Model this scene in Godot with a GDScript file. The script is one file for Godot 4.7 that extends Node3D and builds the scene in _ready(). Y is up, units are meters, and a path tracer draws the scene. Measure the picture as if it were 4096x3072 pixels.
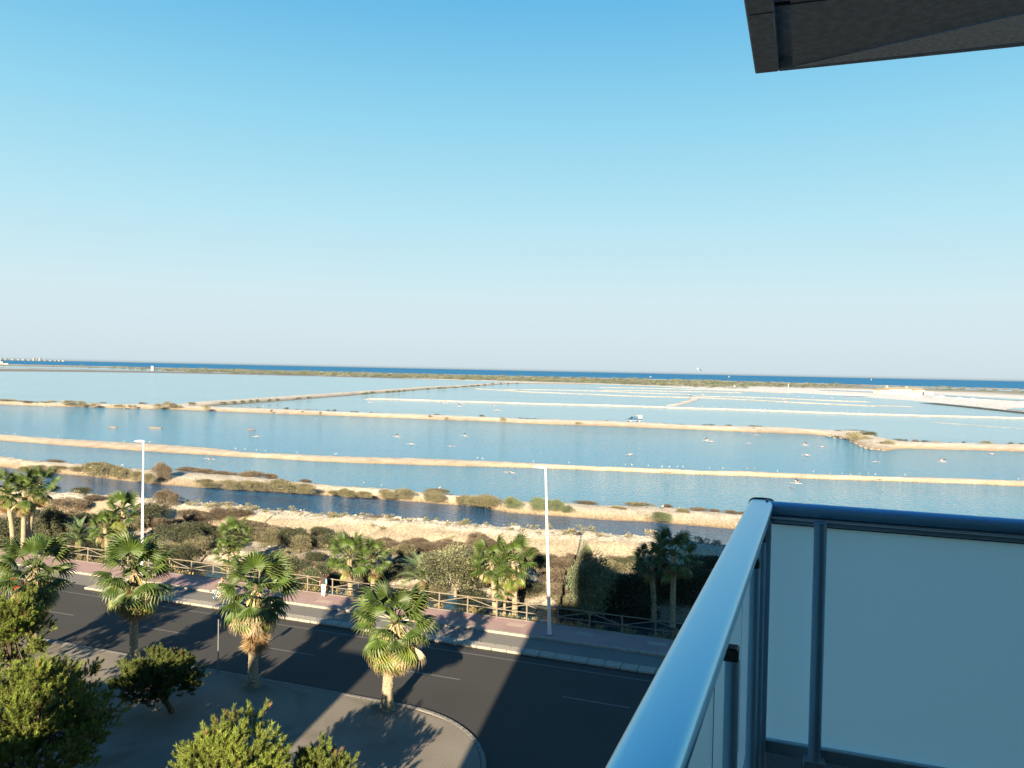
extends Node3D

const ROAD_TURN := -0.3490659   # the road runs 20 degrees off the camera's x axis
const WATER_Y := -0.5
const EXPOSURE := 4.0
const CREST := [-76.2,-101.6,-54.1,-95.7,-47.3,-94.1,-40.1,-92.0,-32.0,-89.6,-25.3,-86.9,-19.8,-85.4,-14.7,-84.2,-8.8,-83.5,0.1,-80.3,9.0,-78.3,14.9,-76.9,19.6,-74.8,49.5,-65.1]
const BF := [-104.9,-139.7,-78.5,-128.5,-72.9,-125.5,-65.3,-122.9,-53.9,-116.9,-45.8,-114.1,-38.4,-112.1,-31.1,-110.2,-21.8,-108.7,-14.0,-105.9,-3.4,-102.3,0.1,-98.7,11.0,-95.9,26.0,-91.6,62.1,-81.8]
const BB := [-115.1,-153.3,-89.3,-139.4,-82.5,-134.2,-73.4,-130.8,-65.2,-127.5,-57.9,-125.4,-49.4,-122.9,-41.2,-120.2,-33.0,-116.6,-22.4,-111.4,-17.9,-110.2,-12.1,-107.5,-5.6,-105.1,2.7,-102.2,10.7,-101.2,20.7,-99.5,27.8,-95.9,64.3,-84.7]
const CF := [-138.5,-184.5,-111.3,-173.7,-97.8,-168.2,-81.1,-161.6,-69.7,-157.7,-55.6,-153.2,-42.5,-150.3,-34.3,-147.4,-16.5,-145.6,-4.9,-145.3,6.6,-144.4,17.9,-142.9,29.0,-140.8,42.5,-139.4,55.6,-137.4,68.8,-136.5,86.5,-134.0,100.3,-132.5]
const CB := [-143.9,-191.7,-116.8,-182.3,-102.4,-176.1,-90.3,-173.0,-77.9,-168.5,-62.3,-162.9,-50.4,-156.0,-40.5,-153.8,-35.6,-152.8,-17.2,-151.4,-5.1,-149.7,6.7,-147.0,18.1,-144.7,29.3,-142.7,43.2,-141.7,53.9,-140.2,64.3,-138.5,75.3,-138.6,88.3,-136.8,102.7,-135.8]
const DF := [-242.4,-322.7,-201.2,-313.6,-186.6,-310.0,-176.2,-308.1,-167.4,-308.8,-154.0,-306.4,-141.0,-304.6,-128.0,-303.3,-114.3,-299.0,-94.8,-294.0,-78.8,-288.5,-57.6,-284.8,-40.1,-280.7,-22.9,-275.4,-6.4,-272.3,4.6,-266.5,20.2,-262.9,30.5,-261.1,42.8,-257.6,60.0,-253.2,71.3,-248.9,82.6,-245.6,93.6,-242.5,96.1,-229.3,90.8,-209.6,88.2,-194.5,91.4,-193.3,98.9,-200.8,113.0,-201.0,128.8,-200.0,150.6,-199.4]
const DB := [-254.4,-338.6,-208.5,-325.0,-191.3,-318.0,-181.3,-317.0,-170.1,-313.7,-160.9,-313.9,-146.5,-316.6,-134.0,-317.5,-112.1,-309.2,-99.3,-307.8,-82.6,-302.6,-59.1,-292.1,-41.4,-289.9,-29.7,-287.7,-9.5,-281.8,4.7,-275.3,21.2,-275.7,39.6,-270.7,61.7,-260.4,74.9,-261.4,87.3,-259.7,97.3,-252.1,106.9,-251.2,109.1,-246.5,104.0,-224.8,105.7,-210.3,121.9,-209.5,135.5,-210.4,158.9,-210.4]
const FL := [-82.1,-437.4,-58.2,-437.0,-35.9,-429.0,-14.5,-426.5,7.1,-420.1,31.9,-417.8,60.6,-415.6,95.3,-403.4,121.9,-398.6,149.0,-386.9,162.5,-382.9,186.9,-378.6,215.3,-376.1,240.3,-373.8,279.1,-370.3]
const GL := [-36.0,-730.3,-10.0,-690.9,10.8,-655.9,39.0,-638.0,65.5,-618.8,98.4,-594.9,122.2,-595.9,140.0,-593.1,163.0,-570.9,181.0,-540.0,192.5,-527.4,225.4,-494.9]
const HL := [-10.4,-719.5,3.8,-720.3,12.1,-733.6,70.9,-739.8,115.8,-700.6,147.9,-688.4,150.2,-636.6,194.3,-636.3,229.7,-596.9,262.9,-577.3]
const SPIT := [87.9,-438.9,96.4,-458.8,110.9,-501.7,129.8,-562.1,134.6,-598.4]
const LL := [171.2,-327.0,180.0,-314.2,188.8,-293.5,192.8,-272.6]
const SHRUB_B := [[-61.91,-120.61,5.96,1.63,1],[-58.02,-118.55,3.17,1.32,1],[-54.11,-115.74,2.3,1.28,1],[-51.23,-117.03,2.81,2.04,0],[-51.7,-113.98,2,1.25,1],[-50.99,-126.19,4.35,0.68,0],[-47.7,-124.8,3.74,0.67,0],[-43.62,-121.73,3.88,0.78,0],[-38.38,-119.01,4.25,1.13,0],[-35.67,-119.43,1.75,0.75,0],[-42.45,-111.14,3.58,0.95,1],[-38.8,-110.18,3.28,1.05,1],[-35.2,-109.23,3.68,1.15,1],[-31.05,-108.38,4.07,1.36,1],[-27.58,-107.46,2.67,1.11,1],[-23.7,-107.3,1.32,0.44,1],[-21.88,-105.79,1.74,0.87,1],[-73.2,-123.46,3.44,0.86,1],[-71.08,-125.79,2.6,0.58,1],[-67.8,-124.36,2.26,0.71,1],[-76.81,-134.47,3.71,0.46,0],[-74.44,-122.28,2.57,0.71,1],[-30.01,-117.75,1.46,0.29,0],[-65.51,-123.77,1.96,1.12,1],[-23.82,-107.72,1.27,0.4,1],[-21.45,-105.15,2,0.92,1],[-19.03,-105,1.99,0.77,1],[-16.41,-105.35,1.99,0.92,1],[-13.84,-105.22,2.28,1.14,1],[-10.12,-103.88,2.7,1.05,1],[-9.97,-110.13,3.01,0.55,1],[-5.74,-102.22,2.21,0.88,1],[-3.1,-101.26,3.2,1.09,1],[-30.53,-118.2,1.57,0.35,0],[-36.41,-120.99,2.17,0.63,0],[-3.09,-100.42,3.18,1.03,1],[0.37,-99.21,2.04,1.18,2],[3.74,-98.12,2.33,1.32,2],[5.72,-97.92,1.71,1.24,2],[7.13,-97.23,1.39,0.69,2],[10.04,-103.19,2.78,0.41,0],[13.44,-98.41,1.57,0.63,1],[16.74,-101.77,2.93,0.62,1],[16.04,-99.34,1.11,0.4,2],[17.36,-98.89,1.27,0.48,1],[18.86,-98.63,1.11,0.44,2],[17.55,-93.15,2.4,0.83,2],[20.99,-96.35,1.25,0.86,1],[20.18,-101.46,0.98,0.49,0],[23.72,-99.65,2.1,0.49,0],[25.63,-99.18,1.29,0.4,0],[27.09,-97.72,1.6,0.56,0],[28.52,-97.39,0.96,0.48,0]]
const SHRUB_D := [[-200.92,-318.14,9.34,1.12,1],[-191.14,-314.01,8.39,0.91,0],[-183.6,-313.38,5.77,0.79,0],[-183.45,-317.95,5.46,0.91,1],[-172.13,-308.97,7.72,1.4,1],[-165.61,-306.56,5.19,1.38,1],[-158.95,-304.29,5.11,1.02,1],[-167.2,-326.27,2.91,0.55,0],[-148.65,-301.19,5.67,0.83,1],[-146.27,-305.56,2.02,0.61,1],[-143.5,-303.55,2,0.73,1],[-148.37,-320.57,3.51,0.98,0],[-133.6,-301.62,4.26,1.31,1],[-132.01,-305.55,3.63,1.82,1],[-129.29,-304.85,2.63,1.48,0],[-127.3,-304.58,3.28,0.98,1],[-129.5,-322.84,3.45,1.21,0],[-113.16,-295.3,2.83,1.41,1],[-99.26,-313.36,1.96,0.39,3],[-87.41,-290.57,1.05,0.75,1],[-86.41,-307.5,2.22,0.79,3],[-82.68,-307.25,1.26,0.47,3],[-77.85,-306.25,2.82,0.38,3],[-74.83,-306.32,0.63,0.47,3],[-66.69,-278.76,0.85,1,1],[-69.8,-303.63,1.24,0.62,3],[-67.22,-303.52,1.54,0.68,3],[-76.2,-290.71,0.75,0.54,1],[-60.25,-299.88,0.91,0.46,3],[-58.11,-297.35,1.81,0.6,3],[-56.85,-290.2,0.88,0.44,1],[-51.78,-294.91,1.19,0.54,3],[-49.74,-294.08,1.04,0.44,3],[-42.96,-295.66,2.08,0.36,3],[-45.68,-292.44,1.76,0.29,3],[-28.46,-278.83,1.25,0.7,1],[-27.46,-293.14,1.75,0.53,3],[-21.46,-266,1.06,0.8,1],[-17.96,-285.56,1.99,0.34,3],[-10.46,-285.86,1.7,0.8,3],[-2.81,-263.11,1.83,1.18,1],[3.14,-284.52,1.41,0.34,3],[5.9,-278.09,2.21,0.5,3],[8.36,-282.15,1.4,0.34,3],[10.69,-277.06,3.03,0.41,3],[14.02,-280.45,1.39,0.28,3],[23.91,-278.91,1.67,0.22,3],[32.59,-272.75,1.91,0.68,1],[21.86,-256.19,2.3,0.77,1],[50.69,-263.31,1.46,0.67,1],[57.71,-267.44,2.72,0.27,3],[59.43,-259.24,0.66,0.53,1],[65.01,-266.69,1.64,0.41,3],[67.6,-267.5,2.47,0.41,3],[69.67,-261.29,2.42,0.4,1],[72.6,-264.43,2.45,0.54,3],[70.34,-254.27,0.66,0.47,1],[75.43,-257.91,1.33,0.48,1],[79.05,-259.71,2.7,0.76,3],[81.82,-262.01,1.64,0.55,3],[84.31,-261.65,1.64,0.33,3],[85.12,-259.35,1.63,0.54,1],[88.62,-257.54,2.71,0.49,1],[93.33,-259.99,1.1,0.27,3],[96.19,-256.94,1.09,0.33,3],[96.83,-249.69,1.86,0.53,1],[101.46,-246.45,2.38,0.66,3],[108.63,-252.34,4.91,0.55,3],[104.17,-232.76,3.8,1.27,3],[96.33,-223.12,4.11,1.33,1],[95.91,-216.15,2.82,1.06,1],[93.25,-217.18,2.57,1.05,1],[104.05,-231.75,2.51,1,3],[103.57,-226.18,1.47,0.61,3],[94.79,-204.69,1.56,0.67,1],[96.35,-202.87,2.44,1.11,1],[105.76,-217.77,2.15,0.6,3],[108.17,-217.86,1.2,0.48,3],[107.7,-212.24,1.41,0.82,0],[111.77,-214.86,1.68,0.6,3],[111.79,-209.3,2.34,0.7,1],[118.44,-215.02,0.73,0.29,3],[122.66,-215.54,0.86,0.44,3],[127.45,-213.39,2.7,0.74,1],[135,-214.69,1.5,0.5,3],[137.98,-215.38,1.01,0.45,3]]
const SHRUB_E := [[-90.63,-488.79,2.96,0.89,3],[-91.53,-504.4,1.53,0.76,3],[-88.98,-511.32,3.09,1.03,3],[-81.79,-525.31,3.16,1.16,3],[-80.49,-541.05,3.26,1.09,3],[-78.34,-550.39,2.76,0.99,3],[-76.36,-568.09,2.84,0.91,3],[-72.92,-588.03,1.76,0.82,3],[-65.66,-627.06,2.5,1,3],[-61.35,-668.02,2,0.93,3],[-59.51,-669.68,2.67,1.07,3],[-57.05,-671.91,2.67,1.07,3],[-51.37,-713.18,4.25,0.71,3],[-44.56,-753.16,4.49,0.9,3],[-38.3,-777.5,4.63,1.08,3],[-33.91,-801.06,3.98,1.11,3],[-29.17,-847.38,2.52,1.35,3],[-22.35,-910.98,2.71,1.45,3],[-13.47,-921.38,2.74,1.46,3],[-4.34,-921.99,1.83,1.46,3],[5.98,-965.26,1.91,1.34,3],[-119.02,-330.2,2.79,0.98,3],[-117.25,-336.39,2.12,1.06,3],[-116.17,-344.05,1.8,1.08,3],[-114.81,-351.35,2.2,1.03,3],[-114.3,-358.48,1.87,0.97,3],[-111.27,-367.24,1.9,0.91,3],[-110.5,-377.04,1.95,0.86,3],[-106.79,-399.48,2.46,0.82,3],[-104.76,-411.74,2.11,0.84,3]]
const SHRUB_N := [[-49.42,-89.44,3.71,1.61,0],[-51.07,-95.1,1.87,1.02,3],[-47.58,-91.27,2.11,0.98,0],[-37.14,-83.56,2.61,2.9,3],[-38.41,-89.19,2.15,2,0],[-33.01,-83.34,3.27,1.71,0],[-30.74,-84.27,1.71,1.56,0],[-28.96,-84.46,2.55,1.13,0],[-24.9,-79.15,3.03,1.58,0],[-44.43,-76.57,3.23,4.21,3],[-48.03,-76.2,2.86,3.57,3],[-43.08,-76.71,3.21,3.49,1],[-31.14,-74.57,3.6,2.57,3],[-30.41,-76.84,2.63,1.58,3],[-38.79,-73.83,3.45,2.12,3],[-34.86,-72.14,2.81,1.91,3],[-26.89,-81.4,2.45,1.23,0],[-24.7,-77.98,2.25,1.06,0],[-23.04,-77.62,2.23,1.17,0],[-21.58,-78.29,2,1.18,0],[-19.26,-74.98,2.13,1.23,3],[-18.64,-78.59,1.75,1.29,3],[-16.86,-74.73,1.78,1.11,0],[-16.13,-76.27,2.15,1.24,0],[-13.82,-75.51,1.67,0.89,0],[-12.49,-74.67,2.09,1.1,0],[-11.03,-74.81,2.09,0.93,0],[-9.51,-75.44,1.88,0.94,0],[-7.98,-75.1,1.86,0.93,0],[-6.59,-72.91,1.7,1.28,0],[-3,-76.06,1.33,1.22,0],[-1.89,-75.2,1.31,0.98,0],[-18.66,-66.84,2.63,2.23,3],[-20.19,-67.49,1.85,1.64,3],[-16.34,-67.82,1.53,1.02,1],[-13.9,-83.58,0.86,0.49,0],[-11.31,-65.59,2.24,1.46,3],[-9.14,-65.4,2.12,1.45,3],[-9.93,-73.05,1.18,0.64,3],[-3.08,-65.18,1.62,2.1,1],[-2.87,-61.16,1.8,1.26,3],[-5.64,-62.9,1.48,1.3,1],[-7.86,-61.41,1.09,0.82,1],[-1.04,-74.76,1.19,0.72,0],[0.48,-73.88,1.42,0.94,0],[1.98,-68.86,2.21,1.55,3],[1.74,-73.5,1.41,0.82,0],[4.63,-68.22,1.98,1.32,0],[3.69,-62.64,1.82,1.92,0],[4.59,-58.65,1.62,1.91,1],[3.96,-60.56,1.37,1.47,0],[8.21,-66.85,1.95,1.95,1],[5.94,-59.39,2.32,2.51,3],[7.23,-58.53,2.68,3.16,3],[8.99,-58.03,2.86,3.62,3],[10.82,-59.11,2.33,2.92,3],[13.5,-59.95,2.78,3.18,3],[14.08,-58.4,2.33,3.11,3],[9.49,-68.63,1.89,1.33,3],[11.4,-70.56,1.49,1.03,3],[16.75,-67.56,2.46,1.79,3],[18.15,-66.85,2.22,2,3],[16.56,-82.21,0.8,0.48,3],[17.52,-81.88,1.06,0.53,3],[18.98,-81.01,0.93,0.46,3],[19.87,-79.47,0.78,0.39,3],[6.36,-79.87,0.89,0.64,1],[5.01,-81.53,0.78,0.39,1],[7.67,-84.97,0.81,0.34,0],[9.65,-84.85,0.81,0.27,0],[14.16,-80.94,0.78,0.39,1],[-3.04,-75.09,1.56,1.08,0],[2.7,-68.05,1.31,0.98,3]]
const BANKPALM := [[-44.24,-70.98,5.58,-0.82],[-43.26,-70.88,5.41,0.05],[-43.25,-71.57,6,1.01],[-34.97,-72.35,3.53,-0.16],[-36.42,-72.22,2.04,-0.3],[-22.3,-65.33,2.99,-0.19],[-22.68,-64.5,1.73,-0.11],[-12.02,-60.76,2.63,-0.12],[-10.52,-62.08,2.16,-0.04],[-0.89,-57.48,3.21,-0.34],[0.56,-57.59,3.31,-0.27],[-0.23,-57.22,1.54,0],[11.61,-55.71,4.35,-0.02],[10.5,-56.79,3.58,-0.37]]
const DATE := [[-39.52,-72.94,1.84,-0.02],[-6.65,-61.52,1.88,-0.11]]
const TAM := [[-3.97,-60.28,3.96,-0.04],[5.89,-57.06,4.72,-0.2],[-14.85,-62.83,1.19,-0.02]]
const BOULDER := [[-20.78,-79.43,0.47,0.38],[-11.38,-84.13,0.73,0.43],[-10.02,-84.74,0.61,0.34],[-8.64,-84.7,0.61,0.34],[-7.17,-83.78,0.48,0.3],[-9.2,-83.87,0.36,0.24],[-11.78,-83.57,0.36,0.24],[-18.96,-87.04,0.3,0.2],[-19.83,-77.95,0.46,0.29],[0.9,-80.25,1.02,0.66],[-0.29,-81.07,0.39,0.23],[1.42,-80.94,0.39,0.26]]
const BOULDERD := [[94.57,-242.54,1.03,0.65],[94.21,-237.96,1.02,0.64],[93.98,-235.01,1.13,0.75],[95.93,-236.96,1.14,0.89],[96.59,-235.69,1.27,0.89],[98.57,-237.65,1.28,0.77],[98.95,-236.3,1.15,0.89],[94.81,-229.09,1.23,0.74],[95.58,-227.67,1.23,0.74],[93.27,-229.79,0.99,0.62],[102.53,-243.15,1.05,0.58],[91.37,-211,1.14,0.82],[89.55,-203.94,1.11,0.89],[88.24,-198.23,1.08,0.86],[88.59,-195.51,1.28,0.85],[93.52,-198.57,2.62,1.09],[90.14,-194.66,1.28,0.64],[93.33,-218.56,1.04,0.66]]
const GULLC := [[-116.18,-183.33],[-113.02,-181.47],[-100.3,-176.61],[-82.44,-169.96],[-76.8,-169.43],[-55.05,-159.6],[-53.07,-159.08],[-50.38,-158.09],[-48.13,-156.72],[-46.17,-156.82],[-41.46,-154.81],[-33.69,-154.34],[-33.81,-153.75],[-33.42,-153.82],[-6.34,-152.14],[-5.3,-151.26],[4.31,-147.86],[10.79,-147.28],[21.12,-146.43],[22.37,-146.41],[25.22,-145.24],[27.47,-144.45],[28.77,-144.21],[30.33,-144.71],[31.46,-144.91],[36,-143.83],[38.43,-144.02],[42.78,-143.84],[44.02,-143.6],[47.44,-141.28],[53.92,-141.69],[55.89,-139.23],[58.18,-139.6],[59.28,-138.73],[61.1,-139.44],[62.94,-139.94],[63.98,-139.48],[69.22,-139.49],[87.46,-137.08]]
const GULLB := [[-67.46,-127.91],[-64.49,-126.33],[-61.83,-126.8],[-39.57,-121.9],[-20.7,-113.04],[-17.84,-110.71],[-9.72,-109.8],[18.86,-98.32],[18.88,-98.25],[20.58,-96.88]]
const WADER := [[-190.18,-304.89],[-188.1,-305.88],[-175.9,-300.35],[-174.48,-301],[-150.65,-300.35],[-143.76,-296.07],[-139.35,-296.18],[-64.12,-261.41],[-105.25,-337.55],[-371.21,-587.27]]
const FLOATER := [[-338.9,-712.99],[-336.27,-736.64],[-336.48,-741.45],[-338.74,-753.84],[-339.08,-748],[-334.1,-755.53],[-326.46,-740.91],[-329.63,-756.95],[-315.61,-731.79],[-318.28,-742.74],[-334.78,-792.59],[-341.44,-812.16],[-326.7,-787.9],[-386.1,-960.64],[-317.82,-813.54],[-372.45,-970.49],[-334.77,-891.96],[-363.06,-971.15],[-280.37,-791.01],[-288.83,-834.68],[-315.99,-925.56],[-358.04,-1052.58],[-330.19,-982.22],[-327.5,-978.55],[-327.53,-987.41],[-320.1,-975.24],[-261.46,-786.53],[-312.47,-981.03],[-314.29,-995.11],[-312.94,-997.71],[-309.96,-994.51],[-241.49,-778.98]]
const FLYNEAR := [[-26.8,1,-187.6],[-21.3,1,-170.7],[-12.4,1,-167.6],[-11.2,1,-193.9],[23.7,1,-158.5],[-0,1,-126.3],[47.9,1,-195],[48.6,1,-193.4],[67.3,1,-217.3],[69.6,1,-188.4],[72.4,1,-185.5],[70.9,1,-154.3],[85.2,1,-157],[106.5,1,-176.5],[83.6,1,-179.7],[43.5,1,-120.7],[61.2,1,-164.8],[57.1,1,-190.8],[72,1,-237.1],[-57.7,1,-180.6],[-51.2,1,-135.7]]
const FLYFAR := [[142.6,3.5,-640.6],[116.8,3.5,-514.1],[126.7,3.5,-530.8],[131.8,3.5,-548.5],[145.7,3.5,-569.5],[150.1,3.5,-550.5],[180.8,3.5,-633.2],[137.8,3.5,-453.9],[157,3.5,-460],[148.6,3.5,-432],[196.4,3.5,-547.2],[201.7,3.5,-534.4],[212.3,3.5,-528.6],[215.7,3.5,-513],[296.9,3.5,-635.7],[101.6,3.5,-465.7],[115.6,3.5,-537],[-55.7,3.5,-313.1],[-19.4,3.5,-295.7],[-7.3,3.5,-304.8],[-4.9,3.5,-271.4],[-26.6,3.5,-320.6]]
const GULLF := [[98.38,-410.89],[101.77,-410.01],[105.14,-409.13],[108.5,-408.26],[111.85,-407.39],[115.18,-406.52],[118.5,-405.66],[121.8,-404.8],[125.02,-403.72],[128.14,-402.36],[131.23,-401.01],[134.3,-399.68],[137.36,-398.35],[140.39,-397.03],[143.4,-395.72],[146.39,-394.41],[149.36,-393.12],[152.54,-392.4],[156.03,-392.53],[159.53,-392.65],[163.03,-392.78],[166.53,-392.9],[170.03,-393.03]]
const LAND_FRONT := [-760,-1150,-720,-1250,-650,-1340,-594,-1375,-520,-1395,-425,-1400,-300,-1380,-187,-1330,-72,-1270,0,-1220,60,-1180,141,-1150,190,-1080,225,-960,280,-880,305,-820,316,-750,318,-680,316,-600,306,-530,287,-450,268,-370,262,-300]
const LAND_BACK := [-2300,-2250,-2000,-2230,-1700,-2200,-1400,-2180,-1150,-2150,-900,-2150,-650,-2150,-400,-2120,-200,-2100,0,-2080,150,-2050,300,-2000,450,-1950,600,-1900,800,-1850,1000,-1820,1200,-1800,1300,-1700,1300,-1500,1300,-1200,1250,-900,1200,-650,1100,-450]
const E_LINE := [-138,-318,-128,-352,-118,-408,-107,-480,-96,-553,-89,-592,-79,-670,-62,-756,-40,-854,-15,-1008,18,-1105,78,-1140,124,-1165]

var rng := RandomNumberGenerator.new()
var used := {}
var M := {}
var tex := {}
var noise := FastNoiseLite.new()
var noise2 := FastNoiseLite.new()

func _ready() -> void:
	rng.seed = 20177
	noise.seed = 5; noise.frequency = 1.0; noise.fractal_octaves = 4
	noise2.seed = 11; noise2.frequency = 1.0; noise2.fractal_octaves = 2
	setup_camera()
	setup_sky()
	setup_sun()
	make_materials()
	build_ground()
	build_street()
	build_marsh()
	build_far_shore()
	build_our_building()
	build_neighbour_buildings()
	build_balcony()
	build_fence()
	build_lamps_and_sign()
	build_street_palms()
	build_bank_plants()
	build_shrubs()
	build_pines()
	build_rocks()
	build_far_buildings()
	build_boats()
	build_truck()
	build_people()
	build_birds()
	single_out()

func setup_camera() -> void:
	var cam := Camera3D.new()
	cam.name = "camera"
	cam.fov = 51.40
	cam.near = 0.05
	cam.far = 60000.0
	var pitch := deg_to_rad(-0.9833)
	var roll := deg_to_rad(1.2168)
	cam.transform = Transform3D(Basis(Vector3.RIGHT, pitch) * Basis(Vector3(0, 0, 1), roll), Vector3(0, 17.2, 0))
	add_child(cam)
	cam.current = true

func setup_sky() -> void:
	# clear late-afternoon air: pale at the horizon, blue above, the same all round
	var stops := [[-90.0, 70, 78, 84], [-6.0, 150, 168, 178], [-0.3, 203, 221, 229], [0.6, 210, 226, 233], [2.5, 214, 231, 238], [5.0, 212, 235, 242], [10.3, 186, 230, 244], [17.0, 149, 214, 240], [24.5, 107, 187, 232], [35.0, 74, 156, 216], [50.0, 50, 126, 196], [90.0, 36, 96, 168]]
	var h := 1024
	var img := Image.create(8, h, false, Image.FORMAT_RGBF)
	for r in h:
		var e: float = 90.0 - (r + 0.5) / h * 180.0
		var c := Color.BLACK
		for k in range(1, stops.size()):
			var a: Array = stops[k - 1]
			var b: Array = stops[k]
			if e <= b[0] or k == stops.size() - 1:
				var t: float = clampf((e - a[0]) / (b[0] - a[0]), 0, 1)
				c = Color(lerpf(a[1], b[1], t) / 255.0, lerpf(a[2], b[2], t) / 255.0, lerpf(a[3], b[3], t) / 255.0).srgb_to_linear()
				break
		for x in 8:
			img.set_pixel(x, r, Color(c.r / EXPOSURE, c.g / EXPOSURE, c.b / EXPOSURE))
	var pm := PanoramaSkyMaterial.new()
	pm.panorama = ImageTexture.create_from_image(img)
	var sky := Sky.new()
	sky.sky_material = pm
	var env := Environment.new()
	env.background_mode = Environment.BG_SKY
	env.sky = sky
	env.tonemap_mode = Environment.TONE_MAPPER_LINEAR
	env.tonemap_exposure = EXPOSURE
	env.sdfgi_enabled = true
	env.ssao_enabled = true
	env.ssil_enabled = true
	var we := WorldEnvironment.new()
	we.name = "sky"
	we.environment = env
	add_child(we)

func setup_sun() -> void:
	var sun := DirectionalLight3D.new()
	sun.name = "sun"
	sun.light_energy = 1.6
	sun.light_color = Color(1.0, 0.92, 0.79)
	sun.light_angular_distance = 0.5
	sun.shadow_enabled = true
	var el := deg_to_rad(20.0)
	var az := deg_to_rad(10.5)
	var dir := Vector3(sin(az) * cos(el), -sin(el), -cos(az) * cos(el))
	sun.look_at_from_position(Vector3.ZERO, dir, Vector3.UP)
	add_child(sun)

# ---------------------------------------------------------------- helpers
func lin(r: float, g: float, b: float) -> Color:
	return Color(r, g, b).linear_to_srgb()

func numbered(called: String) -> String:
	if not used.has(called):
		used[called] = 0
		return called
	used[called] += 1
	return "%s_%03d" % [called, used[called]]

func thing(called: String, label: String, category: String, at := Vector3.ZERO, turn := 0.0, group := "") -> Node3D:
	var o := Node3D.new()
	o.name = numbered(called)
	add_child(o)
	o.position = at
	o.rotation.y = turn
	tag(o, label, category, group)
	return o

func tag(o: Node3D, label: String, category: String, group := "") -> void:
	o.set_meta("label", label)
	o.set_meta("category", category)
	if group != "":
		o.set_meta("group", group)

func part(called: String, mesh: Mesh, m: Material, parent: Node, at := Vector3.ZERO) -> MeshInstance3D:
	var o := MeshInstance3D.new()
	o.name = called
	o.mesh = mesh
	if m != null:
		o.material_override = m
	parent.add_child(o, true)
	o.position = at
	return o

func solo(called: String, mesh: Mesh, m: Material, label: String, category: String, at := Vector3.ZERO, group := "") -> MeshInstance3D:
	var o := MeshInstance3D.new()
	o.name = numbered(called)
	o.mesh = mesh
	o.material_override = m
	add_child(o)
	o.position = at
	tag(o, label, category, group)
	return o

func struct(called: String, mesh: Mesh, m: Material, label: String) -> MeshInstance3D:
	var o := MeshInstance3D.new()
	o.name = numbered(called)
	o.mesh = mesh
	o.material_override = m
	add_child(o)
	o.set_meta("label", label)
	o.set_meta("category", called.replace("_", " "))
	o.set_meta("kind", "structure")
	return o

func rd(s: float, d: float, y := 0.0) -> Vector3:   # along the road, away from the building
	return Vector3(s, y, -d).rotated(Vector3.UP, ROAD_TURN)

func to_sd(p: Vector3) -> Vector2:
	var q := p.rotated(Vector3.UP, -ROAD_TURN)
	return Vector2(q.x, -q.z)

func st() -> SurfaceTool:
	var s := SurfaceTool.new()
	s.begin(Mesh.PRIMITIVE_TRIANGLES)
	return s

func fin(s: SurfaceTool) -> ArrayMesh:
	s.generate_normals()
	return s.commit()

# corners counter-clockwise seen from outside
func quad(s: SurfaceTool, a: Vector3, b: Vector3, c: Vector3, d: Vector3) -> void:
	for v: Vector3 in [a, c, b, a, d, c]:
		s.add_vertex(v)

func tri(s: SurfaceTool, a: Vector3, b: Vector3, c: Vector3) -> void:
	s.add_vertex(a); s.add_vertex(c); s.add_vertex(b)

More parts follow.
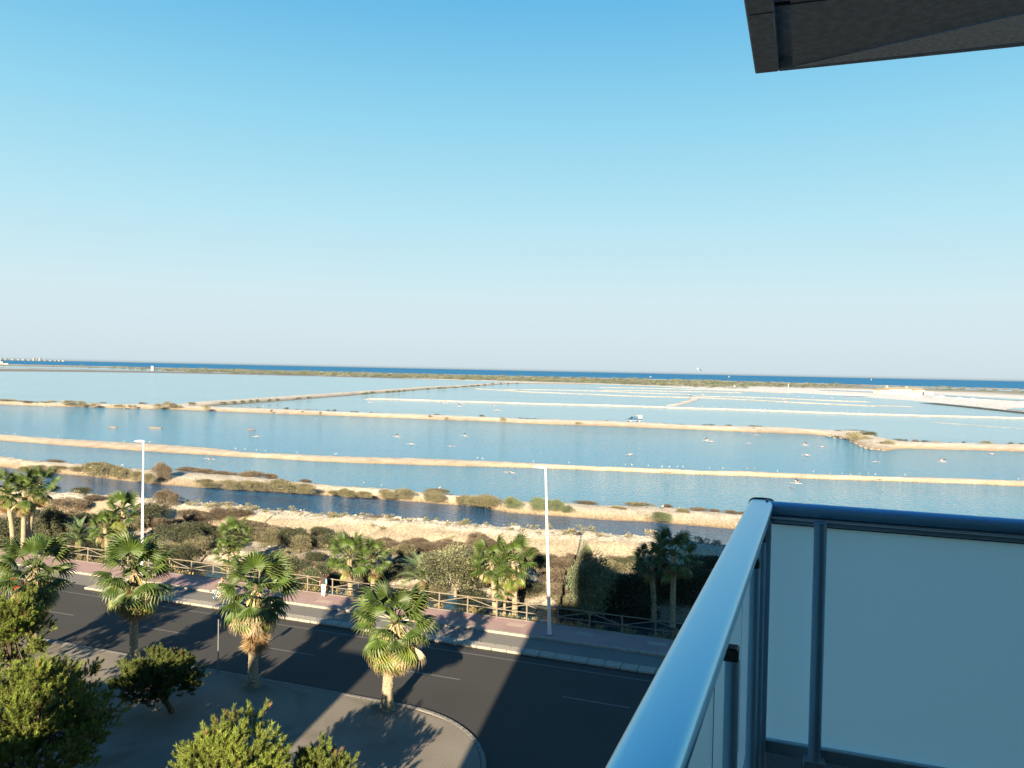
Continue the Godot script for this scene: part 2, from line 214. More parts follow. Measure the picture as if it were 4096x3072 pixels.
# a box with chamfered edges, centre c, size z, own axes b
func box(s: SurfaceTool, c: Vector3, size: Vector3, bevel := 0.0, b := Basis.IDENTITY) -> void:
	s.set_smooth_group(-1)
	var h := size * 0.5
	if bevel <= 0.0:
		var v := []
		for i in 8:
			v.append(c + b * Vector3(h.x if i & 1 else -h.x, h.y if i & 2 else -h.y, h.z if i & 4 else -h.z))
		for f: Array in [[4, 5, 7, 6], [1, 0, 2, 3], [5, 1, 3, 7], [0, 4, 6, 2], [6, 7, 3, 2], [0, 1, 5, 4]]:
			quad(s, v[f[0]], v[f[1]], v[f[2]], v[f[3]])
		return
	var e := Vector3(minf(bevel, h.x * 0.9), minf(bevel, h.y * 0.9), minf(bevel, h.z * 0.9))
	var pts := func(sx: int, sy: int, sz: int) -> Array:
		return [c + b * Vector3(sx * h.x, sy * (h.y - e.y), sz * (h.z - e.z)), c + b * Vector3(sx * (h.x - e.x), sy * h.y, sz * (h.z - e.z)), c + b * Vector3(sx * (h.x - e.x), sy * (h.y - e.y), sz * h.z)]
	var k := {}
	for sx: int in [-1, 1]:
		for sy: int in [-1, 1]:
			for sz: int in [-1, 1]:
				k[Vector3i(sx, sy, sz)] = pts.call(sx, sy, sz)
	var g := func(x: int, y: int, z: int, i: int) -> Vector3:
		return k[Vector3i(x, y, z)][i]
	var oriented := func(q: Array) -> void:
		var n: Vector3 = (q[1] - q[0]).cross(q[2] - q[0])
		var mid := Vector3.ZERO
		for p: Vector3 in q:
			mid += p
		mid /= q.size()
		if n.dot(mid - c) < 0:
			q.reverse()
		if q.size() == 4:
			quad(s, q[0], q[1], q[2], q[3])
		else:
			tri(s, q[0], q[1], q[2])
	for sg: int in [-1, 1]:
		oriented.call([g.call(sg, -1, -1, 0), g.call(sg, 1, -1, 0), g.call(sg, 1, 1, 0), g.call(sg, -1, 1, 0)])
		oriented.call([g.call(-1, sg, -1, 1), g.call(1, sg, -1, 1), g.call(1, sg, 1, 1), g.call(-1, sg, 1, 1)])
		oriented.call([g.call(-1, -1, sg, 2), g.call(1, -1, sg, 2), g.call(1, 1, sg, 2), g.call(-1, 1, sg, 2)])
		for sh: int in [-1, 1]:
			oriented.call([g.call(sg, sh, -1, 0), g.call(sg, sh, 1, 0), g.call(sg, sh, 1, 1), g.call(sg, sh, -1, 1)])
			oriented.call([g.call(sg, -1, sh, 0), g.call(sg, 1, sh, 0), g.call(sg, 1, sh, 2), g.call(sg, -1, sh, 2)])
			oriented.call([g.call(-1, sg, sh, 1), g.call(1, sg, sh, 1), g.call(1, sg, sh, 2), g.call(-1, sg, sh, 2)])
			for si: int in [-1, 1]:
				oriented.call([g.call(sg, sh, si, 0), g.call(sg, sh, si, 1), g.call(sg, sh, si, 2)])

func box_mesh(size: Vector3, bevel := 0.0, c := Vector3.ZERO) -> ArrayMesh:
	var s := st()
	box(s, c, size, bevel)
	return fin(s)

# a round bar through points with radii
func tube(s: SurfaceTool, pts: Array, radii: Array, sides := 8, caps := true) -> void:
	s.set_smooth_group(0)
	var rings := []
	var up := Vector3.UP
	for i in pts.size():
		var a: Vector3 = pts[maxi(i - 1, 0)]
		var b: Vector3 = pts[mini(i + 1, pts.size() - 1)]
		var t := (b - a).normalized()
		if absf(t.dot(up)) > 0.95:
			up = Vector3.RIGHT if absf(t.x) < 0.9 else Vector3.FORWARD
		var x := t.cross(up).normalized()
		var y := x.cross(t).normalized()
		up = y
		var ring := []
		for k in sides:
			var an := TAU * k / sides
			ring.append(pts[i] + (x * cos(an) + y * sin(an)) * radii[mini(i, radii.size() - 1)])
		rings.append(ring)
	for i in pts.size() - 1:
		for k in sides:
			var n := (k + 1) % sides
			quad(s, rings[i][k], rings[i + 1][k], rings[i + 1][n], rings[i][n])
	if caps:
		s.set_smooth_group(1)
		for k in sides:
			var n2 := (k + 1) % sides
			tri(s, pts[0], rings[0][k], rings[0][n2])
			tri(s, pts[-1], rings[-1][n2], rings[-1][k])

func tube_mesh(pts: Array, radii: Array, sides := 8) -> ArrayMesh:
	var s := st()
	tube(s, pts, radii, sides)
	return fin(s)

# an indexed sheet: point(i, j) over nu x nv corners, colour(i, j, p) in linear values; seen from +y when i runs right and j runs away
func sheet(nu: int, nv: int, point: Callable, colour = null) -> ArrayMesh:
	var v := PackedVector3Array()
	var c := PackedColorArray()
	var n := PackedVector3Array()
	var idx := PackedInt32Array()
	v.resize(nu * nv)
	n.resize(nu * nv)
	for j in nv:
		for i in nu:
			v[j * nu + i] = point.call(i, j)
	for j in nv:
		for i in nu:
			var dx := v[j * nu + mini(i + 1, nu - 1)] - v[j * nu + maxi(i - 1, 0)]
			var dz := v[mini(j + 1, nv - 1) * nu + i] - v[maxi(j - 1, 0) * nu + i]
			var q := dx.cross(dz)
			if q.y < 0:
				q = -q
			n[j * nu + i] = q.normalized() if q.length() > 1e-9 else Vector3.UP
	if colour != null:
		c.resize(nu * nv)
		for j in nv:
			for i in nu:
				c[j * nu + i] = colour.call(i, j, v[j * nu + i])
	for j in nv - 1:
		for i in nu - 1:
			var a := j * nu + i
			for t: Array in [[a, a + 1, a + nu + 1], [a, a + nu + 1, a + nu]]:
				var cr := (v[t[1]] - v[t[0]]).cross(v[t[2]] - v[t[0]])
				if cr.y > 0:
					idx.append_array(PackedInt32Array([t[0], t[2], t[1]]))
				else:
					idx.append_array(PackedInt32Array([t[0], t[1], t[2]]))
	var arr := []
	arr.resize(Mesh.ARRAY_MAX)
	arr[Mesh.ARRAY_VERTEX] = v
	arr[Mesh.ARRAY_NORMAL] = n
	if colour != null:
		arr[Mesh.ARRAY_COLOR] = c
	arr[Mesh.ARRAY_INDEX] = idx
	var m := ArrayMesh.new()
	m.add_surface_from_arrays(Mesh.PRIMITIVE_TRIANGLES, arr)
	return m

func raw_mesh(v: PackedVector3Array, c: PackedColorArray, n := PackedVector3Array()) -> ArrayMesh:
	var arr := []
	arr.resize(Mesh.ARRAY_MAX)
	arr[Mesh.ARRAY_VERTEX] = v
	if c.size() > 0:
		arr[Mesh.ARRAY_COLOR] = c
	if n.size() > 0:
		arr[Mesh.ARRAY_NORMAL] = n
	var m := ArrayMesh.new()
	m.add_surface_from_arrays(Mesh.PRIMITIVE_TRIANGLES, arr)
	return m

# points of a flat list x, z, x, z ... resampled evenly by a smooth curve
func line(flat: Array, n: int) -> PackedVector2Array:
	var cv := Curve2D.new()
	var pts := PackedVector2Array()
	for i in range(0, flat.size(), 2):
		pts.append(Vector2(flat[i], flat[i + 1]))
	for i in pts.size():
		var t := (pts[mini(i + 1, pts.size() - 1)] - pts[maxi(i - 1, 0)]) / 6.0
		cv.add_point(pts[i], -t, t)
	var out := PackedVector2Array()
	var total := cv.get_baked_length()
	for i in n:
		out.append(cv.sample_baked(total * i / (n - 1)))
	return out

func at_x(pl: PackedVector2Array, x: float) -> float:   # y of a polyline that runs along x
	for i in range(1, pl.size()):
		if x <= pl[i].x or i == pl.size() - 1:
			var t := (x - pl[i - 1].x) / maxf(pl[i].x - pl[i - 1].x, 1e-4)
			return lerpf(pl[i - 1].y, pl[i].y, clampf(t, -3, 4))
	return pl[0].y

# ---------------------------------------------------------------- materials
func grain_tex(freq: float, lo: float, hi: float, size := 512, oct := 5, seed_ := 1, kind := FastNoiseLite.TYPE_SIMPLEX_SMOOTH) -> NoiseTexture2D:
	var n := FastNoiseLite.new()
	n.noise_type = kind
	n.seed = seed_
	n.frequency = freq
	n.fractal_octaves = oct
	n.fractal_gain = 0.6
	var g := Gradient.new()
	g.set_color(0, Color(lo, lo, lo))
	g.set_color(1, Color(hi, hi, hi))
	var t := NoiseTexture2D.new()
	t.width = size
	t.height = size
	t.seamless = true
	t.noise = n
	t.color_ramp = g
	return t

func bump_tex(freq: float, strength: float, size := 512, oct := 4, seed_ := 3) -> NoiseTexture2D:
	var n := FastNoiseLite.new()
	n.seed = seed_
	n.frequency = freq
	n.fractal_octaves = oct
	var t := NoiseTexture2D.new()
	t.width = size
	t.height = size
	t.seamless = true
	t.as_normal_map = true
	t.bump_strength = strength
	t.noise = n
	return t

func plain(col: Color, rough := 0.7, metal := 0.0) -> StandardMaterial3D:
	var m := StandardMaterial3D.new()
	m.albedo_color = col
	m.roughness = rough
	m.metallic = metal
	return m

func grained(col: Color, t: Texture2D, metres: float, rough := 0.9, vertex := false, normal: Texture2D = null, nscale := 1.0) -> StandardMaterial3D:
	var m := plain(col, rough)
	m.albedo_texture = t
	m.uv1_triplanar = true
	m.uv1_world_triplanar = true
	m.uv1_scale = Vector3.ONE / metres
	m.vertex_color_use_as_albedo = vertex
	if normal != null:
		m.normal_enabled = true
		m.normal_texture = normal
		m.normal_scale = nscale
	return m

func leafy(rough := 0.7, back := 0.25) -> StandardMaterial3D:
	var m := plain(Color.WHITE, rough)
	m.vertex_color_use_as_albedo = true
	m.cull_mode = BaseMaterial3D.CULL_DISABLED
	if back > 0:
		m.backlight_enabled = true
		m.backlight = Color(back, back, back)
	return m

func water(col: Color, tile: float, nscale: float, rough: float, spec := 0.5, stretch := 1.0) -> StandardMaterial3D:
	var m := plain(col, rough)
	m.metallic_specular = spec
	m.uv1_triplanar = true
	m.uv1_world_triplanar = true
	m.uv1_scale = Vector3(1.0 / tile, 1.0 / tile, stretch / tile)
	m.normal_enabled = true
	m.normal_texture = tex.wave
	m.normal_scale = nscale
	m.vertex_color_use_as_albedo = true
	return m

func make_materials() -> void:
	tex.fine = grain_tex(0.06, 0.55, 1.0, 512, 5, 1)
	tex.coarse = grain_tex(0.02, 0.5, 1.0, 512, 6, 2)
	tex.soft = grain_tex(0.03, 0.78, 1.0, 512, 6, 12)
	tex.speck = grain_tex(0.2, 0.45, 1.0, 512, 3, 4)
	tex.wave = bump_tex(0.022, 6.0, 512, 4, 7)
	tex.rough_n = bump_tex(0.05, 8.0, 512, 5, 9)
	tex.fine_n = bump_tex(0.12, 5.0, 512, 3, 10)
	M.asphalt = grained(lin(0.049, 0.046, 0.041), tex.speck, 1.7, 0.92, true, tex.fine_n, 0.4)
	M.lane = grained(lin(0.235, 0.22, 0.195), tex.fine, 2.3, 0.92, true, tex.fine_n, 0.4)
	M.paint = grained(lin(0.2, 0.2, 0.19), tex.coarse, 0.9, 0.85)
	M.paver = grained(lin(0.52, 0.345, 0.31), tex.fine, 1.3, 0.9, true, tex.fine_n, 0.4)
	M.kerb = grained(lin(0.5, 0.45, 0.37), tex.coarse, 1.1, 0.9, false, tex.fine_n, 0.5)
	M.kerb_shaded = grained(lin(0.26, 0.245, 0.22), tex.coarse, 1.1, 0.9, false, tex.fine_n, 0.5)  # darker copy of the kerb, its shade put into the colour
	M.plaza = grained(lin(0.32, 0.285, 0.235), tex.speck, 2.1, 0.97, true, tex.rough_n, 0.5)
	M.cover = grained(lin(0.6, 0.47, 0.38), tex.coarse, 0.8, 0.9)
	M.sand = grained(lin(0.84, 0.84, 0.84), tex.coarse, 3.7, 0.97, true, tex.rough_n, 0.9)
	M.far_land = grained(lin(0.9, 0.9, 0.9), tex.coarse, 31.0, 0.97, true)
	M.ground = grained(lin(0.3, 0.26, 0.2), tex.coarse, 9.0, 0.97)
	M.rock = grained(lin(0.62, 0.57, 0.48), tex.coarse, 0.9, 0.95, false, tex.rough_n, 1.0)
	M.rock_grey = grained(lin(0.36, 0.33, 0.28), tex.coarse, 0.9, 0.95, false, tex.rough_n, 1.0)
	M.wood = grained(lin(0.28, 0.235, 0.17), tex.fine, 0.5, 0.85, false, tex.fine_n, 0.4)
	M.pond = water(lin(0.028, 0.18, 0.29), 13.0, 1.0, 0.08, 0.42)
	M.canal = water(lin(0.008, 0.055, 0.12), 9.0, 1.0, 0.06, 0.5)
	M.ditch = water(lin(0.02, 0.035, 0.04), 7.0, 0.15, 0.05, 0.5)
	M.far_pond = water(lin(0.165, 0.275, 0.32), 23.0, 0.35, 0.16, 0.45)
	M.sea = water(lin(0.009, 0.105, 0.235), 40.0, 0.8, 0.45, 0.25)
	M.leaf = leafy(0.55, 0.2)
	M.twig = leafy(0.85, 0.1)
	M.needle = leafy(0.75, 0.1)
	M.bark = grained(lin(0.5, 0.44, 0.34), tex.coarse, 0.5, 0.95, true, tex.rough_n, 1.0)
	M.bark_dark = grained(lin(0.12, 0.09, 0.06), tex.coarse, 0.5, 0.95, false, tex.rough_n, 1.0)
	M.heart = plain(lin(0.07, 0.055, 0.025), 0.9)
	M.limb = grained(lin(0.42, 0.35, 0.25), tex.coarse, 0.5, 0.9)
	M.white_pole = plain(lin(0.6, 0.6, 0.58), 0.45)
	M.lamp_head = plain(lin(0.36, 0.35, 0.33), 0.4)
	M.lamp_glass = plain(lin(0.6, 0.6, 0.58), 0.15)
	M.galv = plain(lin(0.2, 0.21, 0.22), 0.45, 0.5)
	M.dark = plain(lin(0.012, 0.013, 0.014), 0.5)
	M.black = plain(lin(0.02, 0.02, 0.02), 0.7)
	M.alu = plain(lin(0.25, 0.52, 0.68), 0.3, 0.95)
	M.alu_front = plain(lin(0.22, 0.5, 0.74), 0.38, 0.25)  # sky reflection on the front rail put into the blue base
	M.alu_lip = plain(lin(0.6, 0.68, 0.72), 0.3, 0.4)
	M.town = plain(lin(0.13, 0.145, 0.155), 0.9)  # dull blue-grey puts the distant haze into the colour
	M.tiles = grained(lin(0.03, 0.03, 0.03), tex.coarse, 1.0, 0.6)
	M.alu_dark = plain(lin(0.3, 0.42, 0.5), 0.4, 0.4)
	M.alu_post = plain(lin(0.24, 0.44, 0.58), 0.4, 0.4)
	M.frost = plain(lin(0.62, 0.86, 0.95), 0.4)
	M.frost.backlight_enabled = true
	M.frost.backlight = Color(0.8, 0.97, 1.0)
	M.concrete = grained(lin(0.52, 0.57, 0.6), tex.soft, 0.7, 0.95, false, tex.fine_n, 0.7)
	M.reflected_light = grained(lin(0.95, 1.0, 1.0), tex.soft, 0.35, 0.95, false, tex.rough_n, 0.8)  # paler colour stands for light reflected onto the slab underside
	M.wall = grained(lin(0.62, 0.57, 0.48), tex.coarse, 2.9, 0.92)
	M.wall2 = grained(lin(0.5, 0.38, 0.28), tex.coarse, 2.7, 0.92)
	M.white = grained(lin(0.62, 0.61, 0.58), tex.coarse, 6.0, 0.85)
	M.tile_roof = grained(lin(0.42, 0.33, 0.22), tex.coarse, 5.0, 0.9)
	M.salt = grained(lin(0.86, 0.86, 0.86), tex.coarse, 7.0, 0.9, false, tex.rough_n, 0.7)
	M.stone = grained(lin(0.1, 0.1, 0.085), tex.coarse, 3.0, 0.95)
	M.window = plain(lin(0.02, 0.025, 0.03), 0.1)

# ---------------------------------------------------------------- setting
func build_ground() -> void:
	var far := func(i: int, j: int) -> Vector3:
		return Vector3(lerpf(-42000, 42000, i / 8.0), -2.2, lerpf(400, -41000, j / 8.0))
	struct("ground", sheet(9, 9, far), M.ground, "bare earth under the marsh and the town")

func mottled(p: Vector3, scale: float, lo: float, hi: float) -> float:
	return lerpf(lo, hi, clampf(noise.get_noise_2d(p.x * scale, p.z * scale) * 0.8 + 0.5, 0, 1))

func build_street() -> void:
	# asphalt: the carriageway and the side street that comes out beside the square
	var pt := func(i: int, j: int) -> Vector3:
		return rd(-160.0 + i * 1.25, -40.0 + j * 1.08, 0.0)
	var col := func(_i: int, _j: int, p: Vector3) -> Color:
		var q := to_sd(p)
		var k := mottled(p, 0.12, 0.8, 1.15) * mottled(p, 0.9, 0.93, 1.07)
		k *= 1.0 - 0.12 * exp(-pow((q.y - 38.3) / 0.9, 2)) - 0.1 * exp(-pow((q.y - 42.4) / 0.9, 2))
		if q.y > 44.4:
			k *= 2.1
		if q.y < 33.5:
			k *= 1.9
		return Color(k, k, k * 1.0)
	struct("road", sheet(209, 81, pt, col), M.asphalt, "dark asphalt carriageway running past the palms")
	# painted lines
	var s := st()
	for k in 14:
		var s0 := -78.0 + k * 9.5
		strip(s, s0, s0 + 3.6, 40.36, 40.47, 0.005)
	part_of_road("centre_line", fin(s), "thin white broken line along the middle of the road")
	s = st()
	strip(s, -110, 60, 44.3, 44.4, 0.005)
	part_of_road("edge_line", fin(s), "thin white line along the far edge of the road")
	# cycle lane
	var lane := func(i: int, j: int) -> Vector3:
		return rd(-140.0 + i * 2.0, 46.15 + j * 0.575, 0.006)
	var lcol := func(_i: int, _j: int, p: Vector3) -> Color:
		var k2 := mottled(p, 0.25, 0.85, 1.1)
		return Color(k2, k2, k2)
	struct("cycle_lane", sheet(101, 5, lane, lcol), M.lane, "pale grey cycle lane between separator and pavement kerb")
	# separator of concrete blocks
	var sep := thing("lane_separator", "low pale concrete separator between road and cycle lane", "kerb", rd(-40, 45.75), ROAD_TURN)
	var block := box_mesh(Vector3(0.985, 0.17, 0.86), 0.05, Vector3(0, 0.085, 0))
	for k in 100:
		var x := -70.0 + k
		if x > -52.2 and x < -50.2:
			continue
		var o := part("separator_block", block, M.kerb, sep, Vector3(x + 40.0, rng.randf_range(-0.008, 0.006), rng.randf_range(-0.012, 0.012)))
		o.rotation.y = rng.randf_range(-0.006, 0.006)
	# pavement with its kerb
	var walk := func(i: int, j: int) -> Vector3:
		return rd(-140.0 + i * 1.0, 48.72 + j * 0.33, 0.15)
	var wcol := func(_i: int, _j: int, p: Vector3) -> Color:
		var k3 := mottled(p, 0.3, 0.8, 1.12)
		return Color(k3, k3 * lerpf(0.94, 1.04, noise2.get_noise_2d(p.x * 0.2, p.z * 0.2) + 0.5), k3)
	var pave := struct("pavement", sheet(201, 9, walk, wcol), M.paver, "red paved walkway along the timber fence")
	var base := st()
	box(base, rd(-40, 50.0, -0.02), Vector3(200, 0.32, 2.56), 0.0, Basis(Vector3.UP, ROAD_TURN))
	part("pavement_bed", fin(base), M.kerb, pave)
	var stone := box_mesh(Vector3(0.59, 0.3, 0.26), 0.02)
	for k in 150:
		var x2 := -82.0 + k * 0.6
		var low := -0.1 if (x2 > -46.8 and x2 < -43.8) or (x2 > -41.3 and x2 < -40.0) else 0.0
		var o2 := part("kerb_stone", stone, M.kerb, pave, rd(x2, 48.58, 0.006 + low + rng.randf_range(-0.006, 0.004)))
		o2.rotation.y = ROAD_TURN + rng.randf_range(-0.008, 0.008)
	for k in 110:
		var o3 := part("edging_stone", box_mesh(Vector3(0.99, 0.3, 0.12), 0.01) if k == 0 else (pave.get_child(pave.get_child_count() - 1) as MeshInstance3D).mesh, M.kerb, pave, rd(-82.0 + k, 51.29, 0.012))
		o3.rotation.y = ROAD_TURN
	for q: Vector2 in [Vector2(-17.6, 50.25), Vector2(-12.9, 50.25), Vector2(-8.2, 50.25), Vector2(-32.2, 49.6)]:
		var o4 := part("paver_patch", box_mesh(Vector3(1.25, 0.02, 0.62), 0.0), M.cover, pave, rd(q.x, q.y, 0.146))
		o4.rotation.y = ROAD_TURN
	# the square in front of the flats, with its rounded kerb
	var edge := PackedVector2Array()
	edge.append(Vector2(-160, 36.05))
	edge.append(Vector2(-18.6, 36.05))
	for k in 15:
		var a := PI / 2 - (k + 1) / 16.0 * PI / 2
		edge.append(Vector2(-18.6 + cos(a) * 6.7, 29.3 + sin(a) * 6.75))
	edge.append(Vector2(-11.9, 29.3))
	edge.append(Vector2(-11.9, -30))
	var poly := PackedVector2Array(edge)
	poly.append(Vector2(-160, -30))
	# sheet of the square: rows across d, clipped to the kerb on the right
	var sq := func(i: int, j: int) -> Vector3:
		var d := lerpf(-30.0, 35.8, j / 88.0)
		var right := -12.15
		if d > 29.3:
			right = -18.6 + 6.45 * sqrt(maxf(0.0, 1.0 - pow((d - 29.3) / 6.5, 2)))
		return rd(lerpf(-120.0, right, pow(i / 140.0, 0.7)), d, 0.155)
	var sqc := func(_i: int, _j: int, p: Vector3) -> Color:
		var k4 := mottled(p, 0.18, 0.78, 1.12) * mottled(p, 1.4, 0.93, 1.06)
		var g := clampf(noise2.get_noise_2d(p.x * 0.35, p.z * 0.35) * 1.6 - 0.45, 0, 0.5)
		var c := Color(k4, k4 * 0.98, k4 * 0.95)
		for b: Vector2 in [Vector2(-41.3, 33.9), Vector2(-34.4, 34.4), Vector2(-26.8, 34.9), Vector2(-19.1, 35.2)]:
			g = maxf(g, 0.85 * exp(-to_sd(p).distance_squared_to(b) / 0.8))
		return c.lerp(Color(0.34, 0.36, 0.2), g)
	var plaza := struct("square", sheet(141, 89, sq, sqc), M.plaza, "sandy square with rounded corner in front of the flats")
	var cv := Curve2D.new()
	for p: Vector2 in edge:
		cv.add_point(p)
	var total := cv.get_baked_length()
	var kst := box_mesh(Vector3(0.985, 0.3, 0.24), 0.03)
	var kshort := box_mesh(Vector3(0.44, 0.3, 0.24), 0.03)
	var start := 65.0
	while start < total - 22.0:
		var bend := start > 140.5 and start < 153.0
		var len := 0.45 if bend else 1.0
		var a2 := cv.sample_baked(start)
		var b2 := cv.sample_baked(start + len)
		var t := (b2 - a2).normalized()
		var m2 := (a2 + b2) * 0.5 + Vector2(t.y, -t.x) * 0.12
		var o5 := part("kerb_stone", kshort if bend else kst, M.kerb_shaded, plaza, rd(m2.x, m2.y, 0.012 + rng.randf_range(-0.005, 0.004)))
		o5.rotation.y = ROAD_TURN + atan2(t.y, t.x)
		start += len

func strip(s: SurfaceTool, s0: float, s1: float, d0: float, d1: float, y: float) -> void:
	quad(s, rd(s0, d0, y), rd(s1, d0, y), rd(s1, d1, y), rd(s0, d1, y))

func part_of_road(called: String, mesh: Mesh, label: String) -> void:
	var o := part(called, mesh, M.paint, get_node("road"))
	o.set_meta("label", label)

func ribbon(front: Array, back: Array, n: int, hgt: float, behind: float, amp: float, wob: float, low: Color, top: Color) -> ArrayMesh:
	var f := line(front, n)
	var b := line(back, n)
	var rows := [[-0.1, -0.5], [0.0, 0.0], [0.05, 0.22], [0.12, 0.42], [0.22, 0.66], [0.36, 0.85], [0.5, 0.95], [0.64, 1.0], [0.78, 1.0], [0.9, 0.98], [1.0, 0.92], [2.0, 0.4], [3.0, -0.6]]
	var p := func(i: int, j: int) -> Vector3:
		var u: float = rows[j][0]
		var a := f[i]
		var c := b[i]
		var across := c - a
		var q: Vector2
		if u <= 1.0:
			q = a + across * u
		else:
			q = c + across.normalized() * behind * (u - 1.0)
		var w := wob * noise.get_noise_2d(q.x * 0.11 + 40.0, q.y * 0.11) * (1.0 if j < 3 or j > 9 else 0.4)
		q += across.normalized() * w
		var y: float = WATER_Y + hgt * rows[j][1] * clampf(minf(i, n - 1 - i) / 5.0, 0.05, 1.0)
		if j > 1 and j < 11:
			y += amp * (noise.get_noise_2d(q.x * 0.35, q.y * 0.35) + 0.6 * noise.get_noise_2d(q.x * 1.3, q.y * 1.3)) + amp * 0.9 * noise2.get_noise_2d(q.x * 0.05, q.y * 0.05)
		return Vector3(q.x, y, q.y)
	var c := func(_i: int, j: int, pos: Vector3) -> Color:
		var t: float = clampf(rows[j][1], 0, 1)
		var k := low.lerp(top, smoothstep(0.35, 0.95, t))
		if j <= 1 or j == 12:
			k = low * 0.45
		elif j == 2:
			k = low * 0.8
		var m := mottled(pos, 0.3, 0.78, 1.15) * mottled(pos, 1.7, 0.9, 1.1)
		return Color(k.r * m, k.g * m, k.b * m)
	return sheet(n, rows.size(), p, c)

func mid_line(front: Array, back: Array, n: int) -> PackedVector2Array:
	var f := line(front, n)
	var b := line(back, n)
	for i in n:
		f[i] = (f[i] + b[i]) * 0.5
	return f

func between(a: PackedVector2Array, b: PackedVector2Array, y: float, rows := 3) -> ArrayMesh:
	var p := func(i: int, j: int) -> Vector3:
		var q: Vector2 = a[i].lerp(b[i], float(j) / (rows - 1))
		return Vector3(q.x, y, q.y)
	var c := func(_i: int, _j: int, v: Vector3) -> Color:
		var k := 1.0 + 0.22 * noise.get_noise_2d(v.x * 0.006, v.z * 0.03) + 0.1 * noise.get_noise_2d(v.x * 0.03, v.z * 0.12)
		return Color(k, k, lerpf(1.0, k, 0.7))
	return sheet(a.size(), rows, p, c)

var crest_sd := PackedVector2Array()

func bank_height(s: float, d: float) -> float:
	var dc := at_x(crest_sd, s)
	var r := noise.get_noise_2d(s * 0.22, d * 0.22)
	var r2 := noise.get_noise_2d(s * 1.1 + 50.0, d * 1.1)
	var y := 0.1
	y = lerpf(y, -0.78, smoothstep(51.7, 53.0, d))
	y = lerpf(y, 0.15 + 0.25 * r, smoothstep(56.2 + r * 1.6, 59.5, d))
	var foot := dc - 8.5
	y = lerpf(y, 1.3, smoothstep(foot, dc - 1.5, d) if d > foot else 0.0)
	y += 0.2 * r * smoothstep(52, 56, d) + 0.1 * r2 * smoothstep(54, 57, d)
	if d > dc - 2.6 and d < dc + 0.8:
		y += 0.3 * absf(r2) + 0.18 * noise.get_noise_2d(s * 2.3, d * 2.3)
	y = lerpf(y, -1.2, smoothstep(dc + 0.2, dc + 2.4, d))
	return y

